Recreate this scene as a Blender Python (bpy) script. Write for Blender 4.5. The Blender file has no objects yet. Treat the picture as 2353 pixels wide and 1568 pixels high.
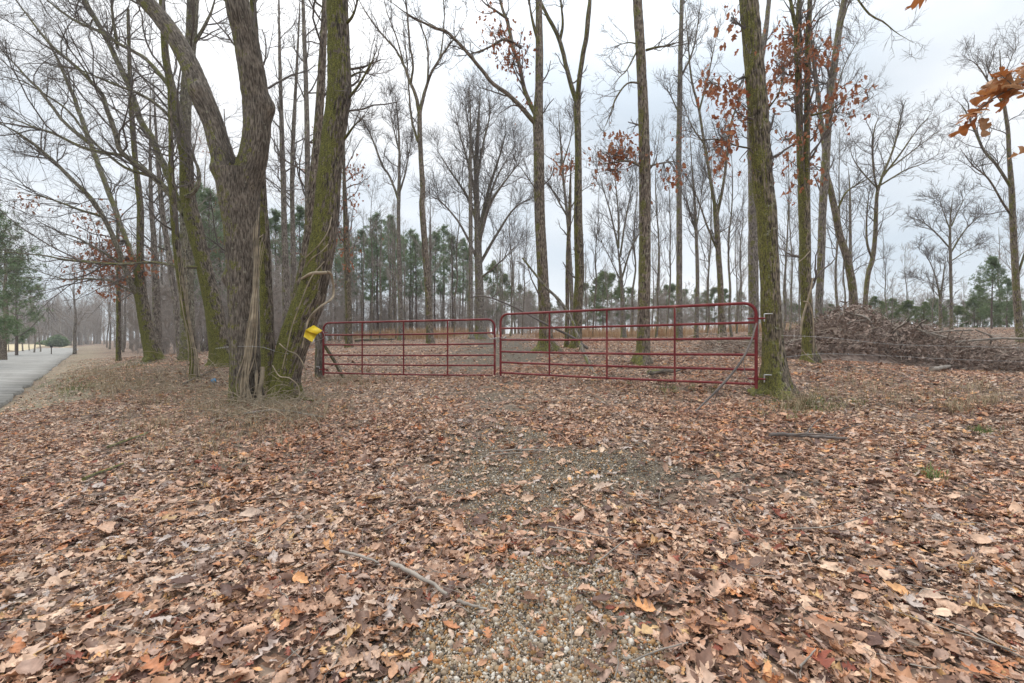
import bpy, math
import numpy as np

# ------------------------------------------------------------------ camera, sky, sun, exposure
SC = bpy.context.scene
COL = SC.collection
W0 = 2352.0                       # width of the grid the layout was measured in
F = W0 * 16 / 36                  # 16 mm lens on a 36 mm sensor
CZ = 1.25
camd = bpy.data.cameras.new('camera')
camd.lens = 16; camd.sensor_width = 36; camd.clip_start = 0.05; camd.clip_end = 3000
cam = bpy.data.objects.new('camera', camd)
cam.location = (0, 0, CZ); cam.rotation_euler = (math.radians(90), 0, 0)
COL.objects.link(cam); SC.camera = cam

SUN_EL, SUN_AZ = math.radians(52), math.radians(-35)     # soft sun high, ahead and to the left
world = bpy.data.worlds.new('World'); SC.world = world
world.use_nodes = True
nt = world.node_tree; nt.nodes.clear()
def N(tree, typ, **kw):
    n = tree.nodes.new(typ)
    for k, v in kw.items():
        if k.startswith('i_'):
            n.inputs[k[2:].replace('_', ' ')].default_value = v
        else:
            setattr(n, k, v)
    return n
def ramp(node, stops):
    cr = node.color_ramp
    while len(cr.elements) > len(stops): cr.elements.remove(cr.elements[-1])
    while len(cr.elements) < len(stops): cr.elements.new(0.5)
    for e, (p, c) in zip(cr.elements, stops):
        e.position = p; e.color = (*c, 1) if len(c) == 3 else c
wo = N(nt, 'ShaderNodeOutputWorld'); bg = N(nt, 'ShaderNodeBackground'); bg.inputs['Strength'].default_value = 0.1
sky = N(nt, 'ShaderNodeTexSky', sky_type='NISHITA', sun_disc=False, sun_elevation=SUN_EL, sun_rotation=SUN_AZ)
tc = N(nt, 'ShaderNodeTexCoord'); mp = N(nt, 'ShaderNodeMapping'); mp.inputs['Scale'].default_value = (1.0, 1.0, 2.2)
mp.inputs['Location'].default_value = (3.1, 0.4, 0.2)
nz = N(nt, 'ShaderNodeTexNoise'); nz.inputs['Scale'].default_value = 2.1; nz.inputs['Detail'].default_value = 5; nz.inputs['Roughness'].default_value = 0.45
sx = N(nt, 'ShaderNodeSeparateXYZ')
ad = N(nt, 'ShaderNodeMath', operation='MULTIPLY_ADD'); ad.inputs[1].default_value = 0.22; 
cr = N(nt, 'ShaderNodeValToRGB')
ramp(cr, [(0.34, (6.5, 7.3, 8.1)), (0.54, (7.5, 8.1, 8.7)), (0.74, (8.9, 9.3, 9.7)), (0.95, (10.2, 10.3, 10.4))])
mix = N(nt, 'ShaderNodeMix', data_type='RGBA'); mix.inputs[0].default_value = 0.92
nt.links.new(tc.outputs['Generated'], mp.inputs['Vector']); nt.links.new(mp.outputs[0], nz.inputs['Vector'])
nt.links.new(tc.outputs['Generated'], sx.inputs[0])
nc = N(nt, 'ShaderNodeMapRange'); nc.inputs[1].default_value = .3; nc.inputs[2].default_value = .7; nc.inputs[3].default_value = .2; nc.inputs[4].default_value = .92
nt.links.new(nz.outputs['Fac'], nc.inputs[0]); nt.links.new(sx.outputs['Z'], ad.inputs[0]); nt.links.new(nc.outputs[0], ad.inputs[2])
nt.links.new(ad.outputs[0], cr.inputs[0])
gain = N(nt, 'ShaderNodeMapRange'); gain.inputs[1].default_value = .42; gain.inputs[2].default_value = 1; gain.inputs[3].default_value = .80; gain.inputs[4].default_value = 2.0
nt.links.new(sx.outputs['Z'], gain.inputs[0])
gm_ = N(nt, 'ShaderNodeVectorMath', operation='SCALE'); nt.links.new(cr.outputs[0], gm_.inputs[0]); nt.links.new(gain.outputs[0], gm_.inputs['Scale'])
nt.links.new(sky.outputs[0], mix.inputs[6]); nt.links.new(gm_.outputs[0], mix.inputs[7])
nt.links.new(mix.outputs[2], bg.inputs['Color']); nt.links.new(bg.outputs[0], wo.inputs[0])

sund = bpy.data.lights.new('sun', 'SUN'); sund.energy = 1.5; sund.angle = math.radians(25); sund.color = (1, 0.96, 0.9)
suno = bpy.data.objects.new('sun', sund); COL.objects.link(suno)
suno.rotation_euler = (math.radians(90) - SUN_EL, 0, math.pi - SUN_AZ)
suno.location = (0, 0, 30)
SC.view_settings.view_transform = 'Standard'; SC.view_settings.look = 'None'
SC.view_settings.exposure = 0.5; SC.view_settings.gamma = 1
SC.view_settings.use_curve_mapping = False
SC.cycles.max_bounces = 5; SC.cycles.diffuse_bounces = 3; SC.cycles.glossy_bounces = 2; SC.cycles.transmission_bounces = 2

# ------------------------------------------------------------------ numeric helpers
R0 = np.random.default_rng(7)
def PX(u, v, d): return np.array([(u - W0 / 2) / F * d, d, CZ - (v - 784) / F * d])
def vnoise(p, seed=0):
    """smooth value noise, p (...,3) -> 0..1"""
    p = np.asarray(p, float); i = np.floor(p).astype(np.int64); f = p - i; f = f * f * (3 - 2 * f)
    def h(ix, iy, iz):
        n = (ix * 73856093) ^ (iy * 19349663) ^ (iz * 83492791) ^ (seed * 2654435)
        n = (n ^ (n >> 13)) * 1274126177 & 0x7fffffff
        n = (n ^ (n >> 16)) & 0xffff
        return n / 65535.0
    r = 0
    for dx in (0, 1):
        for dy in (0, 1):
            for dz in (0, 1):
                w = (f[..., 0] if dx else 1 - f[..., 0]) * (f[..., 1] if dy else 1 - f[..., 1]) * (f[..., 2] if dz else 1 - f[..., 2])
                r = r + w * h(i[..., 0] + dx, i[..., 1] + dy, i[..., 2] + dz)
    return r
def nrm(a): return a / np.maximum(np.linalg.norm(a, axis=-1, keepdims=True), 1e-9)

# ------------------------------------------------------------------ terrain
ROAD_A = np.array([-10.4, 9.26]); ROAD_D = np.array([-0.68, 0.733]); ROAD_D = ROAD_D / np.linalg.norm(ROAD_D)
ROAD_L = np.array([-ROAD_D[1], ROAD_D[0]])          # towards the far side
ROAD_W = 5.6
def road_coord(x, y):
    q0 = x - ROAD_A[0]; q1 = y - ROAD_A[1]
    return q0 * ROAD_D[0] + q1 * ROAD_D[1], q0 * ROAD_L[0] + q1 * ROAD_L[1]
ctl = []
for (u, v, d) in [(1790, 905, 7.0), (1148, 870, 9.8), (742, 872, 11.5), (600, 918, 8.0), (1476, 836, 10.5), (1255, 803, 13.5),
                  (1862, 832, 10), (990, 786, 22), (345, 836, 17), (500, 830, 12.0), (430, 858, 11), (1400, 772, 32), (900, 771, 34),
                  (2330, 775, 20), (2352, 858, 10.5), (650, 815, 16), (300, 826, 22)]:
    ctl.append(PX(u, v, d))
for p in [(-3, 1.5, 0), (0, 1.5, 0), (3, 1.5, 0.02), (-2, 3.2, .04), (0, 3.5, .1), (3, 3.5, .14), (5.5, 4, .22), (6.8, 6, .36), (-4, 5, .07), (0, 6, .26),
          (0, -6, -.05), (8, -6, .1), (-10, -4, -.05), (9, 0, .12), (-5.5, 8, .1), (14, 8, .5), (20, 12, .8),
          (0, 60, 2.3), (0, 130, 3.2), (50, 50, 2.8), (25, 35, 2.2), (120, 120, 4), (60, 10, 1.8), (60, -60, .5), (-60, -60, 0), (0, -80, 0),
          (-20, 40, .9), (-30, 60, .9), (-45, 90, .9), (-90, 80, .2), (-70, 75, 0.0), (-120, 130, .6), (-60, 140, 1.4), (-60, 30, 0), (-30, 5, 0)]:
    ctl.append(np.array(p, float))
for s in (-25, -12, 0, 8, 16, 26, 38, 50, 65):
    for o in (0.6, ROAD_W - .6):
        q = ROAD_A + ROAD_D * s + ROAD_L * o; ctl.append(np.array([q[0], q[1], 0.0]))
ctl = np.array(ctl); CC = 1.5
def _phi(a, b): return np.sqrt((a[:, None, 0] - b[None, :, 0]) ** 2 + (a[:, None, 1] - b[None, :, 1]) ** 2 + CC * CC)
_A = np.block([[_phi(ctl, ctl) - np.eye(len(ctl)) * 0.15, np.ones((len(ctl), 1))], [np.ones((1, len(ctl))), np.zeros((1, 1))]])
_w = np.linalg.solve(_A, np.append(ctl[:, 2], 0))
def gz(x, y):
    x = np.atleast_1d(np.asarray(x, float)).ravel(); y = np.atleast_1d(np.asarray(y, float)).ravel()
    out = np.empty(len(x))
    for a in range(0, len(x), 40000):
        q = np.stack([x[a:a + 40000], y[a:a + 40000]], 1)
        out[a:a + 40000] = _phi(q, ctl) @ _w[:-1] + _w[-1]
    r = np.hypot(x, y)
    p = np.stack([x, y, 0 * x], 1)
    out += (vnoise(p * .9, 3) - .5) * .07 + (vnoise(p * 2.7, 4) - .5) * .045 + (vnoise(p * 7, 5) - .5) * .02
    # mound under the roadside trees
    out += .28 * np.exp(-(((x + 14.2) / 1.6) ** 2 + ((y - 18.0) / 1.6) ** 2))
    s, o = road_coord(x, y)
    k = np.clip(np.maximum(-o, o - ROAD_W) / 1.3, 0, 1); k = k * k * (3 - 2 * k)
    out = out * k + (-.09) * (1 - k)
    far = np.clip((r - 250) / 200, 0, 1)
    return out * (1 - far) + 2.0 * far
def g1(x, y): return float(gz(x, y)[0])
def hit(u, v, dmin=1.2, dmax=60):
    d = np.geomspace(dmin, dmax, 700); x = (u - W0 / 2) / F * d; z = CZ - (v - 784) / F * d
    g = gz(x, d); b = np.nonzero(z <= g)[0]
    i = b[0] if len(b) else len(d) - 1
    return np.array([x[i], d[i], g[i]])

# ------------------------------------------------------------------ mesh collector
class MB:
    def __init__(s): s.v = []; s.q = []; s.t = []; s.n = 0; s.b = []
    def add(s, v, q=None, t=None, bark=None):
        v = np.asarray(v, float).reshape(-1, 3)
        s.v.append(v)
        s.b.append(np.asarray(bark, float).reshape(-1, 3) if bark is not None else v)
        if q is not None and len(q): s.q.append(np.asarray(q, np.int64).reshape(-1, 4) + s.n)
        if t is not None and len(t): s.t.append(np.asarray(t, np.int64).reshape(-1, 3) + s.n)
        s.n += len(v)
    def mesh(s, name, mat, smooth=True, bark=False):
        me = bpy.data.meshes.new(name)
        v = np.concatenate(s.v) if s.v else np.zeros((0, 3))
        q = np.concatenate(s.q) if s.q else np.zeros((0, 4), np.int64)
        t = np.concatenate(s.t) if s.t else np.zeros((0, 3), np.int64)
        me.vertices.add(len(v)); me.vertices.foreach_set('co', v.astype(np.float32).ravel())
        loops = np.concatenate([q.ravel(), t.ravel()]).astype(np.int32)
        me.loops.add(len(loops)); me.loops.foreach_set('vertex_index', loops)
        st = np.concatenate([np.arange(len(q)) * 4, len(q) * 4 + np.arange(len(t)) * 3]).astype(np.int32)
        me.polygons.add(len(st)); me.polygons.foreach_set('loop_start', st)
        me.update(calc_edges=True)
        if smooth: me.polygons.foreach_set('use_smooth', np.ones(len(st), bool))
        if bark:
            at = me.attributes.new('bk', 'FLOAT_VECTOR', 'POINT'); at.data.foreach_set('vector', np.concatenate(s.b).astype(np.float32).ravel())
        if mat is not None: me.materials.append(mat)
        return me
def link(name, me, parent=None, **props):
    o = bpy.data.objects.new(name, me); COL.objects.link(o)
    if parent is not None:
        o.parent = parent
        if me is not None: o.location = (-parent.location) if o.get('w') else (0, 0, 0)
    for k, v in props.items(): o[k] = v
    return o
def part(name, mb, mat, parent, base=None, smooth=True, bark=False, **props):
    """mesh built in world space, stored relative to its thing's base"""
    me = mb.mesh(name, mat, smooth, bark)
    if base is not None: me.transform(__import__('mathutils').Matrix.Translation([-c for c in base]))
    return link(name, me, parent, **props)
def thing(name, label, cat, loc=(0, 0, 0), group=None, kind=None):
    o = bpy.data.objects.new(name, None); COL.objects.link(o); o.empty_display_size = .2
    o.location = [float(c) for c in loc]; o['label'] = label; o['category'] = cat
    if group: o['group'] = group
    if kind: o['kind'] = kind
    return o
def single(name, mb, mat, label, cat, base, group=None, smooth=True, bark=False, kind=None):
    o = part(name, mb, mat, None, base, smooth, bark); o.location = [float(c) for c in base]
    if label: o['label'] = label
    if cat: o['category'] = cat
    if group: o['group'] = group
    if kind: o['kind'] = kind
    return o
def copy_thing(root, loc, rz=0, sc=1.0, label=None):
    r = root.copy(); COL.objects.link(r); r.location = [float(c) for c in loc]; r.rotation_euler = (0, 0, rz); r.scale = (sc, sc, sc)
    if label: r['label'] = label
    for ch in root.children:
        c = ch.copy(); COL.objects.link(c); c.parent = r
        for g in ch.children:
            e = g.copy(); COL.objects.link(e); e.parent = c
    return r
def tubes(mb, P, R, sides=3, bark=True):
    """P (K,n,3) centre lines, R (K,n) radii -> open tubes"""
    P = np.asarray(P, float); R = np.asarray(R, float)
    if len(P) == 0: return
    K, n, _ = P.shape
    T = nrm(np.gradient(P, axis=1))
    ref = np.where(np.abs(T[..., 1:2]) > .9, np.array([1., 0, 0]), np.array([0, 1., 0]))
    A = nrm(np.cross(T, ref)); B = np.cross(T, A)
    th = np.arange(sides) / sides * 2 * math.pi
    c = np.cos(th)[None, None, :, None]; sn = np.sin(th)[None, None, :, None]
    V = P[:, :, None, :] + R[:, :, None, None] * (A[:, :, None, :] * c + B[:, :, None, :] * sn)
    k = np.arange(K)[:, None, None] * n * sides; i = np.arange(n - 1)[None, :, None] * sides; j = np.arange(sides)[None, None, :]
    j2 = (j + 1) % sides
    q = np.stack([k + i + j + 0 * k, k + i + j2, k + i + sides + j2, k + i + sides + j], -1).reshape(-1, 4)
    bk = None
    if bark:
        L = np.concatenate([np.zeros((K, 1)), np.cumsum(np.linalg.norm(np.diff(P, axis=1), axis=2), 1)], 1)
        bk = np.stack(np.broadcast_arrays(R[:, :, None] * np.cos(th), R[:, :, None] * np.sin(th), L[:, :, None] + np.arange(K)[:, None, None] * 3.7), -1)
    mb.add(V.reshape(-1, 3), q, bark=None if bk is None else bk.reshape(-1, 3))
def smooth_path(pts, n):
    """Catmull-Rom through pts (m,k) resampled to n rows"""
    p = np.asarray(pts, float); m = len(p)
    if m == 2: return p[0] + (p[1] - p[0]) * np.linspace(0, 1, n)[:, None]
    seg = np.linalg.norm(np.diff(p[:, :3], axis=0), axis=1); t = np.concatenate([[0], np.cumsum(seg)])
    x = np.linspace(0, t[-1], n); i = np.clip(np.searchsorted(t, x, 'right') - 1, 0, m - 2)
    f = ((x - t[i]) / np.maximum(seg[i], 1e-6))[:, None]
    pe = np.concatenate([[2 * p[0] - p[1]], p, [2 * p[-1] - p[-2]]])
    a, b, c, d = pe[i], pe[i + 1], pe[i + 2], pe[i + 3]
    o = .5 * (2 * b + (c - a) * f + (2 * a - 5 * b + 4 * c - d) * f ** 2 + (3 * b - a - 3 * c + d) * f ** 3)
    if o.shape[1] > 3: o[:, 3] = np.maximum(o[:, 3], .002)
    return o
def kids(P, R, rng, cnt, t0, t1, ang, length, rr, n=5, wander=.18, trop=.05, rmin=.0016, rcap=9, bias=None):
    """branches springing from the centre lines P,R; cnt per parent (array or int); length absolute array/float"""
    K = len(P)
    if K == 0: return np.zeros((0, n, 3)), np.zeros((0, n))
    cnt = np.broadcast_to(np.asarray(cnt), (K,)); pi = np.repeat(np.arange(K), cnt); M = len(pi)
    if M == 0: return np.zeros((0, n, 3)), np.zeros((0, n))
    m = P.shape[1]; t = t0 + (t1 - t0) * rng.random(M); x = t * (m - 1); i = np.clip(x.astype(int), 0, m - 2); f = (x - i)[:, None]
    pos = P[pi, i] * (1 - f) + P[pi, i + 1] * f; rad = R[pi, i] * (1 - f[:, 0]) + R[pi, i + 1] * f[:, 0]
    d = nrm(P[pi, i + 1] - P[pi, i])
    a = np.radians(ang[0] + ang[1] * rng.standard_normal(M))[:, None]
    pr = rng.standard_normal((M, 3))
    if bias is not None: pr = pr + np.asarray(bias)
    pr = nrm(pr - (pr * d).sum(1, keepdims=True) * d)
    d = nrm(d * np.cos(a) + pr * np.sin(a))
    L = np.broadcast_to(np.asarray(length, float), (K,))[pi] * (.55 + .75 * rng.random(M)) * (1.15 - .55 * (t - t0) / max(t1 - t0, 1e-6))
    r0 = np.clip(np.minimum(rad * rr, rcap), rmin, None)
    Q = np.empty((M, n, 3)); Q[:, 0] = pos
    for s in range(1, n):
        d = nrm(d + wander * rng.standard_normal((M, 3)) + np.array([0, 0, trop]))
        Q[:, s] = Q[:, s - 1] + d * (L / (n - 1))[:, None]
    return Q, r0[:, None] * np.linspace(1, .3, n)[None, :] ** .8

# ------------------------------------------------------------------ materials
def newmat(name):
    m = bpy.data.materials.new(name); m.use_nodes = True; t = m.node_tree
    return m, t, t.nodes['Principled BSDF'], t.nodes['Material Output']
def L(t, a, b): t.links.new(a, b)
def plain(name, col, rough=.6, var=.25, scale=8., metal=0., bump=.0, spec=.5):
    m, t, b, o = newmat(name)
    tcn = N(t, 'ShaderNodeTexCoord'); nzn = N(t, 'ShaderNodeTexNoise'); nzn.inputs['Scale'].default_value = scale; nzn.inputs['Detail'].default_value = 5
    L(t, tcn.outputs['Object'], nzn.inputs['Vector'])
    rp = N(t, 'ShaderNodeValToRGB'); c = np.array(col)
    ramp(rp, [(.3, tuple(c * (1 - var))), (.7, tuple(np.clip(c * (1 + var), 0, 1)))])
    L(t, nzn.outputs['Fac'], rp.inputs[0]); L(t, rp.outputs[0], b.inputs['Base Color'])
    b.inputs['Roughness'].default_value = rough; b.inputs['Metallic'].default_value = metal; b.inputs['Specular IOR Level'].default_value = spec
    if bump:
        bp = N(t, 'ShaderNodeBump'); bp.inputs['Strength'].default_value = bump; bp.inputs['Distance'].default_value = .02
        L(t, nzn.outputs['Fac'], bp.inputs['Height']); L(t, bp.outputs[0], b.inputs['Normal'])
    return m
def barkmat(name, dark, mid, light, moss=.0, mossdir=(-.6, -.35, .5), ridge=30, lichen=.15, bump=.6, mosscol=((.05, .055, .009), (.22, .21, .04))):
    m, t, b, o = newmat(name)
    at = N(t, 'ShaderNodeAttribute', attribute_name='bk')
    mpn = N(t, 'ShaderNodeMapping'); mpn.inputs['Scale'].default_value = (1, 1, .17); L(t, at.outputs['Vector'], mpn.inputs['Vector'])
    n1 = N(t, 'ShaderNodeTexNoise'); n1.inputs['Scale'].default_value = ridge; n1.inputs['Detail'].default_value = 6; n1.inputs['Roughness'].default_value = .6; n1.inputs['Distortion'].default_value = .35
    L(t, mpn.outputs[0], n1.inputs['Vector'])
    n2 = N(t, 'ShaderNodeTexNoise'); n2.inputs['Scale'].default_value = 3.5; n2.inputs['Detail'].default_value = 6; n2.inputs['Roughness'].default_value = .65
    L(t, at.outputs['Vector'], n2.inputs['Vector'])
    rp = N(t, 'ShaderNodeValToRGB'); ramp(rp, [(.38, dark), (.49, mid), (.63, light)]); L(t, n1.outputs['Fac'], rp.inputs[0])
    # broad staining
    st = N(t, 'ShaderNodeMapRange'); st.inputs[1].default_value = .3; st.inputs[2].default_value = .7; st.inputs[3].default_value = .6; st.inputs[4].default_value = 1.25
    L(t, n2.outputs['Fac'], st.inputs[0])
    mu = N(t, 'ShaderNodeMix', data_type='RGBA', blend_type='MULTIPLY'); mu.inputs[0].default_value = 1
    L(t, rp.outputs[0], mu.inputs[6]); L(t, st.outputs[0], mu.inputs[7])
    # pale lichen patches
    n3 = N(t, 'ShaderNodeTexNoise'); n3.inputs['Scale'].default_value = 14; n3.inputs['Detail'].default_value = 4; L(t, at.outputs['Vector'], n3.inputs['Vector'])
    lr = N(t, 'ShaderNodeMapRange'); lr.inputs[1].default_value = .70 - lichen * .5; lr.inputs[2].default_value = .80 - lichen * .5; lr.inputs[4].default_value = .7; L(t, n3.outputs['Fac'], lr.inputs[0])
    ml = N(t, 'ShaderNodeMix', data_type='RGBA'); ml.inputs[7].default_value = (.36, .35, .27, 1)
    L(t, lr.outputs[0], ml.inputs[0]); L(t, mu.outputs[2], ml.inputs[6])
    last = ml.outputs[2]; hgt = n1.outputs['Fac']
    if moss > 0:
        ge = N(t, 'ShaderNodeNewGeometry'); dp = N(t, 'ShaderNodeVectorMath', operation='DOT_PRODUCT'); md = np.array(mossdir, float); dp.inputs[1].default_value = tuple(md / np.linalg.norm(md))
        L(t, ge.outputs['True Normal'], dp.inputs[0])
        a1 = N(t, 'ShaderNodeMath', operation='MULTIPLY_ADD'); a1.inputs[1].default_value = .3; L(t, dp.outputs['Value'], a1.inputs[0]); L(t, n2.outputs['Fac'], a1.inputs[2])
        a2 = N(t, 'ShaderNodeMath', operation='MULTIPLY_ADD'); a2.inputs[1].default_value = .35; L(t, n3.outputs['Fac'], a2.inputs[0]); L(t, a1.outputs[0], a2.inputs[2])
        mr = N(t, 'ShaderNodeMapRange'); mr.inputs[1].default_value = .98 - moss * .55; mr.inputs[2].default_value = 1.06 - moss * .55; mr.inputs[4].default_value = .92; L(t, a2.outputs[0], mr.inputs[0])
        n4 = N(t, 'ShaderNodeTexNoise'); n4.inputs['Scale'].default_value = 55; n4.inputs['Detail'].default_value = 5; L(t, at.outputs['Vector'], n4.inputs['Vector'])
        mc = N(t, 'ShaderNodeValToRGB'); ramp(mc, [(.35, mosscol[0]), (.7, mosscol[1])]); L(t, n4.outputs['Fac'], mc.inputs[0])
        sz = N(t, 'ShaderNodeSeparateXYZ'); L(t, at.outputs['Vector'], sz.inputs[0]); bz = N(t, 'ShaderNodeMapRange'); bz.inputs[1].default_value = .2; bz.inputs[2].default_value = 1.0; bz.inputs[3].default_value = .2; bz.inputs[4].default_value = 0; L(t, sz.outputs['Z'], bz.inputs[0])
        ab = N(t, 'ShaderNodeMath', operation='ADD'); L(t, a2.outputs[0], ab.inputs[0]); L(t, bz.outputs[0], ab.inputs[1]); L(t, ab.outputs[0], mr.inputs[0])
        th_ = N(t, 'ShaderNodeMapRange'); th_.inputs[1].default_value = .36; th_.inputs[2].default_value = .54; th_.inputs[3].default_value = .5 if moss > .5 else .15; L(t, n1.outputs['Fac'], th_.inputs[0])
        mk = N(t, 'ShaderNodeMath', operation='MULTIPLY'); L(t, mr.outputs[0], mk.inputs[0]); L(t, th_.outputs[0], mk.inputs[1])
        mm = N(t, 'ShaderNodeMix', data_type='RGBA'); L(t, mk.outputs[0], mm.inputs[0]); L(t, last, mm.inputs[6]); L(t, mc.outputs[0], mm.inputs[7]); last = mm.outputs[2]
    L(t, last, b.inputs['Base Color']); b.inputs['Roughness'].default_value = .9; b.inputs['Specular IOR Level'].default_value = .25
    bp = N(t, 'ShaderNodeBump'); bp.inputs['Strength'].default_value = bump; bp.inputs['Distance'].default_value = .03; L(t, hgt, bp.inputs['Height']); L(t, bp.outputs[0], b.inputs['Normal'])
    return m
M = {}
M['maple'] = barkmat('maple_bark', (.055, .044, .034), (.135, .108, .085), (.25, .21, .17), moss=.22, ridge=52, lichen=.12, bump=.7)
M['mossy'] = barkmat('mossy_bark', (0.027, 0.022, 0.016), (0.121, 0.095, 0.073), (0.284, 0.236, 0.189), moss=.64, ridge=44, lichen=.16, bump=.8)
M['oak'] = barkmat('oak_bark', (0.037, 0.029, 0.022), (0.163, 0.125, 0.096), (0.350, 0.288, 0.231), moss=.22, ridge=48, lichen=.22)
M['post_oak'] = barkmat('gate_oak_bark', (0.030, 0.023, 0.016), (0.135, 0.108, 0.078), (0.317, 0.257, 0.189), moss=.34, ridge=50, lichen=.2, mossdir=(-.8, -.2, .2))
M['grey'] = barkmat('grey_bark', (0.062, 0.053, 0.045), (0.188, 0.156, 0.131), (0.350, 0.306, 0.269), moss=.16, ridge=52, lichen=.25)
M['limb'] = barkmat('limb_bark', (0.062, 0.054, 0.043), (0.188, 0.163, 0.125), (0.350, 0.319, 0.250), moss=.36, ridge=55, lichen=.3, mossdir=(-.2, -.3, .8))
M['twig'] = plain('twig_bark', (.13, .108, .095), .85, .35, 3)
M['twig_far'] = plain('far_twig_bark', (.30, .26, .23), .9, .3, 2)  # twig bark made paler, distance haze put into its colour
M['pine_bark'] = plain('pine_bark', (.12, .09, .075), .9, .4, 6)
M['deadwood'] = plain('dead_wood', (.25, .215, .18), .85, .45, 9, bump=.4)
M['vine'] = plain('vine_bark', (.28, .225, .155), .85, .45, 6)
def leafmat(name, stops, transl=.25, rough=.55, patch=None):
    m, t, b, o = newmat(name)
    oi = N(t, 'ShaderNodeObjectInfo'); rp = N(t, 'ShaderNodeValToRGB'); ramp(rp, stops); rp.color_ramp.interpolation = 'CONSTANT' if len(stops) > 6 else 'LINEAR'
    last = None
    tcn = N(t, 'ShaderNodeTexCoord'); nzn = N(t, 'ShaderNodeTexNoise'); nzn.inputs['Scale'].default_value = 5; nzn.inputs['Detail'].default_value = 4; L(t, tcn.outputs['Object'], nzn.inputs['Vector'])
    L(t, oi.outputs['Random'], rp.inputs[0]); last = rp.outputs[0]
    mr = N(t, 'ShaderNodeMapRange'); mr.inputs[1].default_value = .3; mr.inputs[2].default_value = .7; mr.inputs[3].default_value = .72; mr.inputs[4].default_value = 1.22; L(t, nzn.outputs['Fac'], mr.inputs[0])
    mu = N(t, 'ShaderNodeMix', data_type='RGBA', blend_type='MULTIPLY'); mu.inputs[0].default_value = 1; L(t, last, mu.inputs[6]); L(t, mr.outputs[0], mu.inputs[7]); last = mu.outputs[2]
    if patch:
        nl = N(t, 'ShaderNodeTexNoise'); nl.inputs['Scale'].default_value = .55; nl.inputs['Detail'].default_value = 3; L(t, oi.outputs['Location'], nl.inputs['Vector'])
        m2 = N(t, 'ShaderNodeMapRange'); m2.inputs[1].default_value = .42; m2.inputs[2].default_value = .62; L(t, nl.outputs['Fac'], m2.inputs[0])
        mx = N(t, 'ShaderNodeMix', data_type='RGBA', blend_type='MULTIPLY'); L(t, m2.outputs[0], mx.inputs[0]); L(t, last, mx.inputs[6]); mx.inputs[7].default_value = (*patch, 1); last = mx.outputs[2]
    L(t, last, b.inputs['Base Color']); b.inputs['Roughness'].default_value = rough; b.inputs['Specular IOR Level'].default_value = .35
    if transl:
        tr = N(t, 'ShaderNodeBsdfTranslucent'); L(t, last, tr.inputs['Color']); ms = N(t, 'ShaderNodeMixShader'); ms.inputs[0].default_value = transl
        L(t, b.outputs[0], ms.inputs[1]); L(t, tr.outputs[0], ms.inputs[2]); L(t, ms.outputs[0], o.inputs['Surface'])
    return m
K_ = 1.28
LITTER = [(0, (.23, .155, .105)), (.12, (.36, .255, .175)), (.22, (.13, .085, .06)), (.36, (.43, .32, .225)), (.46, (.28, .22, .175)), (.55, (.09, .058, .046)),
          (.65, (.40, .33, .255)), (.74, (.33, .205, .12)), (.82, (.50, .41, .30)), (.88, (.35, .17, .08)), (.912, (.52, .32, .15)), (.935, (.19, .065, .04)), (.955, (.36, .335, .30))]
LITTER = [(p, tuple(min(1, c * K_ * w) for c, w in zip(q, (1.07, .96, .945)))) for p, q in LITTER]
M['leaf'] = leafmat('fallen_leaf_surface', LITTER, .12, .55, patch=(.96, .82, .75))
M['leaf_fresh'] = leafmat('tan_leaf_surface', [(0, (.52, .31, .13)), (.4, (.58, .38, .18)), (.7, (.47, .24, .09)), (1, (.60, .42, .22))], .15, .5)
M['leaf_red'] = leafmat('clinging_leaf_surface', [(0, (.20, .060, .026)), (.5, (.27, .10, .045)), (1, (.33, .15, .075))], .35, .55)
M['leaf_orange'] = leafmat('orange_oak_leaf', [(0, (.34, .115, .035)), (.5, (.40, .17, .06)), (1, (.40, .23, .12))], .35, .5)
def scattermat(name, stops, transl=.0, scale=40., rough=.7):
    """colour by a fine cell noise so that small joined pieces differ"""
    m, t, b, o = newmat(name)
    tcn = N(t, 'ShaderNodeTexCoord'); wn = N(t, 'ShaderNodeTexVoronoi'); wn.inputs['Scale'].default_value = scale; L(t, tcn.outputs['Object'], wn.inputs['Vector'])
    sp = N(t, 'ShaderNodeSeparateColor'); L(t, wn.outputs['Color'], sp.inputs[0])
    rp = N(t, 'ShaderNodeValToRGB'); ramp(rp, stops); L(t, sp.outputs[0], rp.inputs[0]); L(t, rp.outputs[0], b.inputs['Base Color']); b.inputs['Roughness'].default_value = rough
    b.inputs['Specular IOR Level'].default_value = .3
    if transl:
        tr = N(t, 'ShaderNodeBsdfTranslucent'); L(t, rp.outputs[0], tr.inputs['Color']); ms = N(t, 'ShaderNodeMixShader'); ms.inputs[0].default_value = transl
        L(t, b.outputs[0], ms.inputs[1]); L(t, tr.outputs[0], ms.inputs[2]); L(t, ms.outputs[0], o.inputs['Surface'])
    return m
M['needles'] = scattermat('pine_needles', [(0, (.12, .175, .085)), (.4, (.17, .235, .12)), (.75, (.21, .275, .15)), (1, (.25, .295, .17))], .5, 3)  # greens lightened so the colour carries some of the far haze
M['needles_young'] = scattermat('young_pine_needles', [(0, (.10, .145, .055)), (.5, (.16, .21, .085)), (1, (.23, .26, .12))], .4, 3)
M['red_leaves'] = scattermat('clinging_leaves', [(0, (.24, .075, .035)), (.5, (.33, .13, .065)), (1, (.40, .21, .12))], .4, 18)
M['brown_leaves'] = scattermat('dead_brown_leaves', [(0, (.13, .09, .072)), (.5, (.23, .165, .132)), (1, (.34, .255, .205))], .1, 14)
M['brushwood'] = scattermat('brush_wood', [(0, (.13, .09, .07)), (.5, (.24, .18, .14)), (.85, (.36, .295, .235)), (1, (.46, .41, .35))], 0, 4)
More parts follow.
